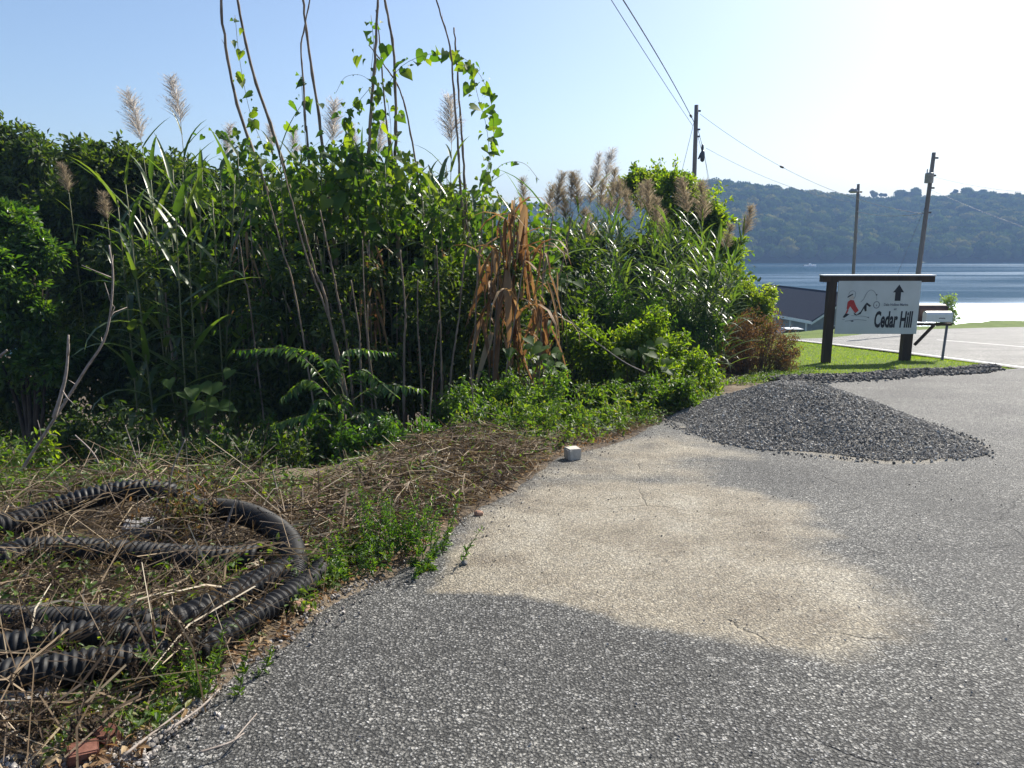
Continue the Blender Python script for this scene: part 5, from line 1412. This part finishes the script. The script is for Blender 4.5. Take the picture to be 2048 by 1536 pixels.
pipe('coarse-ribbed pipe strand curving up to the right in the middle of the coil', [(270, 1300, .08), (360, 1285, .08), (420, 1258, .08), (480, 1225, .08), (540, 1190, .08), (590, 1160, .06)], .155, .046, .013)
pipe('outer pipe strand along the pavement edge', [(380, 1335, .04), (425, 1316, .05), (480, 1280, .05), (540, 1240, .05), (595, 1205, .05), (630, 1175, .04), (645, 1150, .03)], .13, .042, .012)
pipe('upper one of the three pipe strands at the lower left', [(-80, 1275, .08), (20, 1280, .08), (120, 1282, .08), (220, 1288, .07), (300, 1295, .07)], .15, .030, .008)
pipe('middle one of the three pipe strands at the lower left', [(-80, 1362, .08), (0, 1350, .08), (90, 1335, .08), (180, 1322, .08), (260, 1315, .06), (330, 1320, .06)], .155, .036, .010)
pipe('lowest pipe strand at the lower left, in front of the others', [(-80, 1420, .07), (0, 1408, .07), (90, 1395, .07), (190, 1375, .07), (290, 1355, .06), (340, 1345, .06)], .155, .034, .010)
pipe('short smooth pipe end poking out behind the pipe bend', [(560, 1040, .07), (600, 1045, .06), (640, 1055, .04)], .07, .02, .003)
def root_clump():
    g = G(370, 1085); b = np.array([g[0], g[1], GZ(g[0], g[1])])
    t = thing('root_clump', 'dark tangle of dead leaves and roots lying over the pipe coil', 'debris', b)
    mb = MB()
    T = b + np.array([0, 0, .22]) + rnd(700) * np.array([.11, .10, .13])
    n = len(T)
    mb.inst(OVAL, orient(unit(rnd(n)), unit(rnd(n))) * (.05 * rng.uniform(.5, 1.2, n))[:, None, None], T, rng.random(n) * .6)
    mb.build('dead_leaves', M['brown_leaf'], t)
    ms = MB()
    for k in range(26):
        p = b + np.array([random.gauss(0, .06), random.gauss(0, .05), .12]); e = p + np.array([random.gauss(0, .22), random.gauss(0, .1), random.uniform(-.05, .38)])
        ms.tube(curve([p, (p + e) / 2 + rnd(1)[0] * .05, e], 8), np.linspace(.006, .002, 8), 4)
    ms.build('roots', M['stem_brown'], t)
root_clump()
def tangle():
    mb = MB()
    T = ground_pts(120, [(-60, 1000), (420, 985), (620, 1010), (640, 1150), (430, 1320), (-60, 1400)])
    for p in T:
        L = random.uniform(.25, .8); a = random.gauss(.3, .8)
        d = np.array([math.cos(a), math.sin(a), 0]) * L
        q = [p + np.array([0, 0, random.uniform(.0, .1)]), p + d * .5 + np.array([random.gauss(0, .05), random.gauss(0, .05), random.uniform(.12, .32)]), p + d + np.array([0, 0, random.uniform(0, .25)])]
        mb.tube(curve(q, 9), np.linspace(random.uniform(.002, .0045), .0012, 9), 4, random.random())
    tag(mb.build('dead_stem_tangle', M['straw']), 'tangle of thin dead stems arching over the pipe coil', 'stems', kind='stuff')
tangle()

# ------------------------------------------------------------------ lawn blades
def lawn():
    n = 42000
    y = rng.uniform(16.4, 36, n) ** 1.0; x = rng.uniform(5.5, 13.3, n)
    x2 = np.stack([x, y], -1)
    k = (x > xbank(y) - .3) & (x < 13.2) & ((x < xe(y) + .15) | (y > 19.3))
    x, y = x[k], y[k]; n = len(x)
    z = H(x, y)
    d = unit(np.stack([rng.normal(0, .4, n), rng.normal(0, .4, n), np.ones(n)], -1))
    s = unit(np.cross(d, rnd(n)))
    h = rng.uniform(.03, .075, n)[:, None]; w = rng.uniform(.004, .008, n)[:, None]
    b = np.stack([x, y, z - .005], -1)
    mb = MB(); V = np.stack([b - s * w, b + s * w, b + d * h], 1).reshape(-1, 3)
    mb.V.append(V); mb.F3.append(np.arange(n * 3).reshape(-1, 3)); mb.A.append(np.repeat(rng.random(n) * .8, 3)); mb.n = n * 3
    tag(mb.build('lawn_grass', M['bright_leaf']), 'short mown grass under the sign', 'grass', kind='stuff')
lawn()

# ------------------------------------------------------------------ sign
def font_mesh(txt, size, shear=0.0, offset=0.0, sx=1.0, align='CENTER', extr=.002):
    cu = bpy.data.curves.new('lettering', 'FONT'); cu.body = txt; cu.size = size; cu.shear = shear; cu.offset = offset; cu.align_x = align; cu.extrude = extr; cu.resolution_u = 3
    o = bpy.data.objects.new('lettering_tmp', cu); COL.objects.link(o)
    dg = bpy.context.evaluated_depsgraph_get()
    me = bpy.data.meshes.new_from_object(o.evaluated_get(dg))
    bpy.data.objects.remove(o)
    for v in me.vertices: v.co.x *= sx
    return me
def sign():
    Y = 20.7
    BL, BR, TL = P(1668, 667, Y), P(1831, 667, Y), P(1672, 561, Y)
    W = BR[0] - BL[0]; Hh = TL[2] - BL[2]; x0, z0 = BL[0], BL[2]
    zl, zr = GZ(x0 - .2, Y), GZ(BR[0] - .2, Y)
    t = thing('roadside_sign', 'white roadside sign on two brown wooden posts pointing to the marina', 'sign', (x0, Y, zl))
    zt = z0 + Hh
    MB().box((x0 - .12, Y + .12, (zl - .3 + zt) / 2), (.21, .2, zt - zl + .3)).build('post', M['post'], t)
    MB().box((BR[0] - .17, Y + .12, (zr - .3 + zt) / 2), (.25, .2, zt - zr + .3)).build('post', M['post'], t)
    MB().box((x0 + W / 2 - .02, Y + .12, zt + .10 - .06), (3.06, .26, .17)).build('beam', M['post'], t)
    cap = MB().box((x0 + W / 2 - .02, Y + .11, zt + .14), (3.1, .3, .03)); cap.build('beam_cap', M['trim'], t)
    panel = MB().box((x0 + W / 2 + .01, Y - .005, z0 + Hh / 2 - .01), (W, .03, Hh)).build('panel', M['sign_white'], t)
    yf_ = Y - .005 - .015 - .003
    base = np.array([x0, Y, zl])
    def text(txt, u0, u1, v0, v1, shear=0, offset=0, nm='lettering', mat='sign_black'):
        me = font_mesh(txt, .3, shear, offset); me.materials.append(M[mat])
        co = np.array([v.co[:] for v in me.vertices]); lo, hi = co.min(0), co.max(0)
        k = np.array([(u1 - u0) * W, (v1 - v0) * Hh]) / (hi - lo)[:2]
        for v in me.vertices: v.co.x = (v.co.x - lo[0]) * k[0]; v.co.y = (v.co.y - lo[1]) * k[1]
        o = link(nm, me, t, np.array([x0 + u0 * W, yf_, z0 + v0 * Hh]) - base); o.rotation_euler = (R(90), 0, 0)
    text('Cedar Hill', .475, .94, .11, .43, .08, .010)
    text('Dale Hollow Marina', .575, .87, .525, .575, 0, .008, mat='sign_grey')
    text('at', .70, .735, .445, .485, .1, .008, mat='sign_grey')
    def poly(name, pts, mat, lift=0.0):
        pts = [(x0 + u * W, yf_ - lift, z0 + v * Hh) for u, v in pts]
        n = len(pts); V = pts + [(a, b + .0025, c) for a, b, c in pts]
        mb = MB(); bmv = bmesh.new()
        vs = [bmv.verts.new(p) for p in V]
        bmv.faces.new(vs[:n]); bmv.faces.new(vs[n:][::-1])
        for k in range(n): bmv.faces.new((vs[k], vs[n + k], vs[n + (k + 1) % n], vs[(k + 1) % n]))
        bmesh.ops.recalc_face_normals(bmv, faces=bmv.faces); bmesh.ops.triangulate(bmv, faces=bmv.faces)
        for v in bmv.verts: v.co -= Vector(base)
        me = bpy.data.meshes.new(name); bmv.to_mesh(me); bmv.free(); me.materials.append(M[mat])
        link(name, me, t)
    poly('arrow', [(.70, .62), (.77, .62), (.77, .78), (.805, .78), (.74, .925), (.672, .78), (.70, .78)], 'sign_black')
    def line(name, pts, w, mat='sign_grey'):
        c = curve([(u, v, 0) for u, v in pts], 18)[:, :2]
        c2 = c * np.array([W, Hh]); d = np.gradient(c2, axis=0); d = d / (np.linalg.norm(d, axis=1)[:, None] + 1e-9)
        nn = np.stack([-d[:, 1], d[:, 0]], -1) * w / 2
        a = (c2 + nn) / np.array([W, Hh]); b = (c2 - nn) / np.array([W, Hh])
        poly(name, list(map(tuple, a)) + list(map(tuple, b[::-1])), mat, .001)
    # the fisherman drawing, as loose ink shapes
    poly('drawing', [(.13, .60), (.165, .64), (.205, .63), (.235, .53), (.275, .44), (.235, .385), (.19, .47), (.165, .52), (.15, .46), (.125, .47)], 'sign_red')
    poly('drawing', [(.215, .40), (.255, .36), (.30, .42), (.335, .53), (.365, .59), (.42, .53), (.405, .505), (.365, .545), (.37, .43), (.35, .42), (.335, .48), (.30, .37), (.25, .345), (.225, .36)], 'sign_black')
    poly('drawing', [(.085, .31), (.115, .385), (.165, .37), (.135, .33), (.105, .30)], 'sign_black', .0005)
    poly('drawing', [(.115, .385), (.135, .47), (.15, .45), (.135, .385)], 'sign_red', .0007)
    poly('drawing', [(.125, .675), (.15, .70), (.19, .735), (.185, .755), (.145, .725), (.125, .70)], 'sign_black')
    poly('drawing', [(.14, .645), (.15, .69), (.185, .72), (.205, .69), (.20, .645), (.17, .65)], 'sign_skin', -.0005)
    line('drawing', [(.135, .73), (.15, .79), (.185, .81), (.215, .78), (.215, .70), (.20, .66)], .010)
    line('drawing', [(.29, .60), (.325, .66), (.35, .76), (.39, .82), (.43, .81), (.46, .76), (.475, .73)], .012)
    line('drawing', [(.475, .73), (.478, .69), (.482, .63)], .006)
    poly('drawing', [(.462, .735), (.475, .75), (.488, .735), (.475, .715)], 'sign_black')
    ring = [(.485 + .036 * math.cos(k / 20 * 2 * math.pi), .545 + .062 * math.sin(k / 20 * 2 * math.pi)) for k in range(21)]
    line('drawing', ring, .022)
    line('drawing', [(.48, .55), (.487, .53), (.482, .52)], .016)
    line('drawing', [(.19, .345), (.26, .335), (.34, .33), (.40, .305)], .010)
    line('drawing', [(.12, .235), (.20, .255), (.28, .265), (.38, .25)], .012)
    poly('drawing', [(.18, .24), (.205, .225), (.225, .235), (.21, .25)], 'sign_black', .0012)
    poly('drawing', [(.375, .315), (.405, .29), (.41, .32)], 'sign_grey', .0012)
    line('drawing', [(.08, .275), (.11, .27)], .012)
    return Y, t
YS, _ = sign()

# ------------------------------------------------------------------ mailboxes
def mailboxes():
    Y = 20.95
    xr = P(1826, 640, Y)[0]; xp = P(1897, 650, Y)[0]
    z_bot = P(1860, 645, Y)[2]
    g = GZ(xr, Y)
    t = thing('mailbox_arm', 'brown wooden arm and brace carrying the mailboxes beside the sign', 'bracket', (xr, Y, z_bot))
    MB().box(((xr + P(1893, 640, Y)[0]) / 2 + .08, Y, z_bot - .05), (P(1893, 640, Y)[0] - xr + .1, .12, .07)).build('arm', M['post'], t)
    a, b = P(1829, 690, Y), P(1868, 650, Y)
    MB().tube([a, b], .05, 4).build('brace', M['post'], t)
    # brown box behind
    def boxmail(name, label, pxs, pys, Yc, depth, mat, flag=None):
        a, b = P(pxs[0], pys[1], Yc), P(pxs[1], pys[0], Yc)
        w, h = b[0] - a[0], b[2] - a[2]
        tt = thing(name, label, 'mailbox', ((a[0] + b[0]) / 2, Yc, a[2]))
        n = 10; V, F = [], []
        prof = [(-depth / 2, 0), (depth / 2, 0), (depth / 2, h * .62)] + [(depth / 2 * math.cos(k / n * math.pi), h * .62 + h * .38 * math.sin(k / n * math.pi)) for k in range(1, n)] + [(-depth / 2, h * .62)]
        m = len(prof)
        for x in (a[0], b[0]):
            for (dy, dz) in prof: V.append((x, Yc + dy, a[2] + dz))
        F = [(k, (k + 1) % m, m + (k + 1) % m, m + k) for k in range(m)] + [tuple(range(m))[::-1], tuple(range(m, 2 * m))]
        MB().add(V, F).build('body', M[mat], tt)
        MB().box((b[0] + .008, Yc, a[2] + h * .45), (.016, depth * 1.04, h * .86)).build('door', M[mat], tt)
        return tt, a, b
    boxmail('brown_mailbox', 'large dark brown mailbox behind the white one', (1832, 1890), (608, 643), Y + .32, .3, 'mail_brown')
    tt, a, b = boxmail('white_mailbox', 'white mailbox in front of the brown one beside the sign', (1848, 1901), (622, 643), Y - .08, .22, 'mail_white')
    mb = MB()
    for k in range(5):
        mb.box((a[0] + .36 + k * .035, Y - .08 - .113, a[2] + .10 + .004 * (k % 2)), (.028, .004, .022))
    mb.build('marking', M['sign_black'], tt)
    # steel stake carrying the right end
    zb = GZ(xp, Y)
    t2 = thing('steel_stake', 'slim dark steel stake under the right end of the mailboxes', 'stake', (xp, Y + .1, zb))
    MB().tube([(xp - .02, Y + .1, zb - .2), (xp + .02, Y + .1, z_bot - .09)], .035, 6).build('shaft', M['steel_blue'], t2)
mailboxes()

# ------------------------------------------------------------------ utility poles and wires
def pole(label, top, bot, Y, r0, r1, name='utility_pole'):
    a = P(*bot, Y); zb = GZ(a[0], a[1]); tp = P(*top, Y)
    d = (a - tp); k = (zb - .4 - tp[2]) / d[2]; base = tp + d * k
    t = thing(name, label, 'pole', (base[0], base[1], zb))
    n = 16; c = curve([tp, base], n)
    MB().tube(c, np.linspace(r1, r0, n), 12).build('shaft', M['pole'], t, True)
    return t, tp, base
tA, topA, baseA = pole('grey wooden utility pole behind the reeds, taking the wires from the upper left', (1393, 210), (1388, 370), 40, .14, .105)
def pt(tp, base, py, Y):
    a, b = tp, base
    ya = [P(1400, py, Y)[2]]
    f = (ya[0] - a[2]) / (b[2] - a[2]); return a + (b - a) * f
def hardware(t, p, side, kind):
    if kind == 'bolt': MB().box(p + np.array([side * .14, -.02, 0]), (.16, .08, .08)).build('bolt', M['dark_metal'], t)
for py in (222, 259, 273): hardware(tA, pt(topA, baseA, py, 40), 1, 'bolt')
def lathe(mb, c, prof, n=12, ax=(0, 0, 1)):
    a = np.linspace(0, 2 * np.pi, n, endpoint=False); V = []
    for r, h in prof: V += [(c[0] + r * math.cos(k), c[1] + r * math.sin(k), c[2] + h) for k in a]
    m = len(prof)
    F = [(i * n + j, i * n + (j + 1) % n, (i + 1) * n + (j + 1) % n, (i + 1) * n + j) for i in range(m - 1) for j in range(n)] + [tuple(range(n))[::-1], tuple((m - 1) * n + j for j in range(n))]
    return mb.add(V, F)
def can(t, c, s):
    lathe(MB(), c, [(.0, .28 * s), (.06 * s, .30 * s), (.10 * s, .2 * s), (.12 * s, 0), (.10 * s, -.2 * s), (.03 * s, -.26 * s)]).build('cutout', M['dark_metal'], t, True)
cA = P(1405, 313, 40); can(tA, cA, 1.05); can(tA, P(1405, 296, 40), .6)
MB().tube([P(1397, 318, 40), P(1402, 306, 40)], .05, 6).build('bracket', M['dark_metal'], tA)
MB().tube([P(1396, 259, 40), P(1404, 290, 40)], .014, 5).build('jumper', M['dark_metal'], tA)
MB().tube([P(1396, 273, 40), P(1403, 300, 40)], .012, 5).build('jumper', M['dark_metal'], tA)
tB, topB, baseB = pole('grey lamp pole standing behind the sign', (1717, 368), (1707, 540), 50, .115, .09, 'lamp_pole')
pB = P(1713, 383, 50)
lamp = MB(); lathe(lamp, P(1707, 381, 50), [(.02, .16), (.16, .12), (.30, -.02), (.30, -.08), (.18, -.16)]); lamp.build('lamp_head', M['grey_metal'], tB, True)
MB().tube([P(1716, 380, 50), P(1708, 378, 50)], .05, 6).build('lamp_arm', M['grey_metal'], tB)
MB().box(P(1722, 384, 50), (.12, .1, .1)).build('bolt', M['dark_metal'], tB)
tC, topC, baseC = pole('dark leaning utility pole behind the right end of the sign', (1868, 305), (1836, 550), 42, .15, .10)
tc = P(1855, 357, 42)
lathe(MB(), tc - np.array([.03, .22, .26]), [(.02, 0), (.20, 0), (.22, .03), (.22, .46), (.24, .48), (.20, .53), (.03, .56)]).build('transformer', M['grey_metal'], tC, True)
for dx in (-.12, .02): lathe(MB(), tc + np.array([dx - .05, -.22, .28]), [(.02, 0), (.04, .05), (.025, .1), (.04, .14), (.015, .2)], 8).build('bushing', M['grey_metal'], tC)
for py in (316, 351, 376, 425): MB().box(pt(topC, baseC, py, 42) + np.array([.16, -.02, 0]), (.18, .1, .09)).build('bolt', M['dark_metal'], tC)
def wire(label, a, b, sag, rad, weights=()):
    a, b = np.array(a), np.array(b); t = np.linspace(0, 1, 40)[:, None]
    c = a + (b - a) * t; c[:, 2] -= sag * 4 * (t * (1 - t))[:, 0]
    th = thing('overhead_wire', label, 'wire', a, 'overhead wires')
    MB().tube(c, rad, 5).build('cable', M['wire'], th, True)
    for f, s in weights:
        p = a + (b - a) * f; p[2] -= sag * 4 * f * (1 - f); d = unit(b - a)
        MB().tube([p - d * s, p - d * s * .5, p + d * s * .5, p + d * s], [.03, .06, .06, .03], 8).build('splice', M['dark_metal'], th, True)
wire('thick overhead wire coming down to the first utility pole from the top edge', P(1388, 244, 40), P(1205, -65, 20), -.15, .020, [(.068, .35)])
wire('thin overhead wire below the thick one, coming down to the first utility pole', P(1386, 252, 40), P(1182, -65, 20), .05, .012)
wire('wire slanting down left from the first utility pole into the tree', P(1388, 244, 40), P(1362, 350, 38), 0, .012)
wire('fine wire from the first pole sagging to the leaning pole', P(1400, 228, 40), pt(topC, baseC, 428, 42), .9, .010, [(.35, .12)])
wire('faint lower wire leaving the first pole to the right', P(1412, 296, 40), P(1700, 404, 50), .4, .009)
wire('guy wire dropping right from the first utility pole', P(1407, 300, 40), P(1430, 420, 41), 0, .009)
wire('second guy wire dropping right from the first utility pole', P(1408, 300, 40), P(1424, 420, 41), 0, .009)
wire('wire from the leaning pole out of the right edge', pt(topC, baseC, 352, 42), P(2110, 385, 48), .25, .006)
wire('lower wire from the leaning pole out of the right edge', pt(topC, baseC, 378, 42), P(2110, 475, 36), .1, .005)
wire('wire between the lamp pole and the leaning pole', P(1711, 422, 50), pt(topC, baseC, 425, 42), .25, .014)
wire('guy wire slanting down left from the leaning pole', pt(topC, baseC, 400, 42), P(1790, 560, 42), 0, .010)

# ------------------------------------------------------------------ house, car, boat
def house():
    E = np.array([*P(1623, 642, 70)[:2], P(1623, 642, 70)[2]])
    d = unit(np.array([-.18, .98, 0])); w = unit(np.array([.98, .18, 0]))
    hw, rise, L, ez = 4.0, 2.42, 16.0, E[2]
    gz = GZ(E[0] + 3, E[1] + 2) - .4
    t = thing('lake_house', 'low grey house with dark shingle roof by the lake, behind the left sign post', 'house', (E[0], E[1], gz))
    def pw(a, b, z): q = E + d * a + w * b; return np.array([q[0], q[1], z])
    # roof slabs
    for nm, s0, s1 in (('roof', 0, hw), ('roof', 2 * hw, hw)):
        V = []
        for th in (0, -.14):
            V += [pw(0, s0, ez + th), pw(0, s1, ez + rise + th), pw(L, s1, ez + rise + th), pw(L, s0, ez + th)]
        MB().add(V, [(0, 1, 2, 3), (7, 6, 5, 4), (0, 4, 5, 1), (1, 5, 6, 2), (2, 6, 7, 3), (3, 7, 4, 0)]).build(nm, M['roof'], t)
    MB().tube([pw(-.02, hw, ez + rise + .02), pw(L + .02, hw, ez + rise + .02)], .06, 6).build('ridge_cap', M['roof'], t)
    for s0 in (0, 2 * hw):                                            # fascia boards
        V = [pw(-.03, s0, ez - .14), pw(-.03, hw, ez + rise - .14), pw(-.03, hw, ez + rise - .36), pw(-.03, s0, ez - .36)]
        V += [v + d * .05 for v in V]
        MB().add(V, [(0, 1, 2, 3), (7, 6, 5, 4), (0, 4, 5, 1), (1, 5, 6, 2), (2, 6, 7, 3), (3, 7, 4, 0)]).build('fascia', M['trim'], t)
    V = [pw(-.02, -.03, ez - .30), pw(L, -.03, ez - .30), pw(L, -.03, ez - .02), pw(-.02, -.03, ez - .02)]; V += [v + w * .04 for v in V]
    MB().add(V, [(0, 1, 2, 3), (7, 6, 5, 4), (0, 4, 5, 1), (1, 5, 6, 2), (2, 6, 7, 3), (3, 7, 4, 0)]).build('gutter', M['trim'], t)
    # walls: gable pentagon prism
    o, q = .35, 1.6
    V = []
    for a in (o, L - o):
        V += [pw(a, q if a > 3 else .35, gz - 1.2), pw(a, 2 * hw - .35, gz - 1.2), pw(a, 2 * hw - .35, ez + .08), pw(a, hw, ez + rise - .2), pw(a, q if a > 3 else .35, ez + (.08 if a < 3 else .5))]
    MB().add(V, [(0, 1, 2, 3, 4), (5, 9, 8, 7, 6), (0, 4, 9, 5), (1, 6, 7, 2), (4, 3, 8, 9), (3, 2, 7, 8), (0, 5, 6, 1)]).build('wall', M['siding'], t)
    for k in range(12):                                               # clapboards on the gable
        z = gz + .25 + k * .28
        if z > ez + 1.2: break
        half = 0 if z < ez else (z - ez) / rise * hw
        MB().box(pw(o - .012, hw + (0), z), (2 * (hw - .4 - half), .02, .05), np.stack([w, d, [0, 0, 1]], 1)).build('clapboard', M['siding'], t)
    f = MB().box(pw(o - .03, 3.0, gz + 1.5), (1.1, .06, 1.1), np.stack([w, d, [0, 0, 1]], 1)).build('window', M['trim'], t)
    MB().box(pw(o - .07, 3.0, gz + 1.5), (.92, .02, .92), np.stack([w, d, [0, 0, 1]], 1)).build('pane', M['glass'], f)
    for a in (.4, 3.2, 6.2):
        MB().box(pw(a + .6, .12, (gz - .8 + ez) / 2), (.12, .12, ez - gz + .6)).build('porch_post', M['trim'], t)
    return E, gz
EH, gzH = house()
def car():
    c = P(1584, 668, 66); x, y = c[0], 66.0; z = GZ(x, y)
    z = P(1584, 690, 66)[2]
    t = thing('parked_car', 'dark car with a bright roof parked beside the house', 'car', (x, y, z))
    prof = [(-2.1, .35), (-2.15, .75), (-1.5, .95), (-.8, 1.42), (.7, 1.45), (1.4, 1.0), (2.1, .9), (2.15, .4)]
    n = len(prof); V = [(x + a, y - .8, z + b) for a, b in prof] + [(x + a * .99, y + .8, z + b) for a, b in prof]
    MB().add(V, [tuple(range(n)), tuple(range(n, 2 * n))[::-1]] + [(k, n + k, n + (k + 1) % n, (k + 1) % n) for k in range(n)]).build('body', M['car_paint'], t)
    MB().box((x, y, z + 1.47), (1.45, 1.5, .05)).build('roof', M['car_reflection'], t)  # white slab standing in for the roof's bright reflection
    MB().add([(x - 1.35, y - .81, z + .98), (x + 1.25, y - .81, z + 1.02), (x + .65, y - .81, z + 1.38), (x - .75, y - .81, z + 1.36)], [(0, 1, 2, 3)]).build('window', M['glass'], t)
    for dx in (-1.35, 1.35):
        for dy in (-.78, .78):
            w = MB(); w.tube([(x + dx, y + dy - .1, z + .33), (x + dx, y + dy + .1, z + .33)], .33, 16); wo_ = w.build('wheel', M['rubber'], t)
            r = MB(); r.tube([(x + dx, y + dy - .115, z + .33), (x + dx, y + dy + .115, z + .33)], .19, 12); r.build('rim', M['grey_metal'], wo_)
    for dy in (-.6, .6): MB().box((x + 2.13, y + dy, z + .72), (.06, .3, .12)).build('headlight', M['trim'], t)
car()
def boat():
    c = P(1620, 529, 420); x, y = c[0], c[1]; z = LAKE
    t = thing('motor_boat', 'small white boat far out on the lake near the wooded point', 'boat', (x, y, z))
    st = [(-3.4, .9, .75), (-1.5, 1.15, .8), (1, 1.1, .85), (2.6, .6, 1.0), (3.5, .05, 1.1)]
    V = []
    for a, w, h in st: V += [(x + a, y - w, z + h), (x + a, y - w * .7, z + .05), (x + a, y + w * .7, z + .05), (x + a, y + w, z + h)]
    F = [(i * 4 + j, (i + 1) * 4 + j, (i + 1) * 4 + j + 1, i * 4 + j + 1) for i in range(4) for j in range(3)] + [(0, 1, 2, 3), tuple(16 + j for j in range(4))[::-1]] + [(i * 4 + 3, (i + 1) * 4 + 3, (i + 1) * 4, i * 4) for i in range(4)]
    MB().add(V, F).build('hull', M['boat'], t)
    MB().add([(x - .3, y - .8, z + .85), (x + .8, y - .7, z + .85), (x + .3, y - .6, z + 1.7), (x - .3, y - .8, z + 1.7), (x - .3, y + .8, z + .85), (x + .8, y + .7, z + .85), (x + .3, y + .6, z + 1.7), (x - .3, y + .8, z + 1.7)], [(0, 1, 2, 3), (7, 6, 5, 4), (1, 5, 6, 2), (3, 2, 6, 7), (0, 3, 7, 4)]).build('cabin', M['boat'], t)
    MB().box((x - 3.6, y, z + .8), (.35, .4, .8)).build('outboard', M['dark_metal'], t)
boat()

# ------------------------------------------------------------------ haze
def haze():
    m = bpy.data.materials.new('haze_air'); m.use_nodes = True; nt = m.node_tree
    nt.nodes.remove(nt.nodes["Principled BSDF"])
    v = nt.nodes.new("ShaderNodeVolumePrincipled")
    v.inputs["Color"].default_value = (.38, .60, 1.0, 1)
    v.inputs["Density"].default_value = .0005
    v.inputs["Anisotropy"].default_value = 0.0
    nt.links.new(v.outputs[0], nt.nodes["Material Output"].inputs["Volume"])
    mb = MB(); mb.box((0, 400, 30), (3400, 1700, 94)); o = mb.build('haze', m)
    tag(o, kind='stuff')
haze()
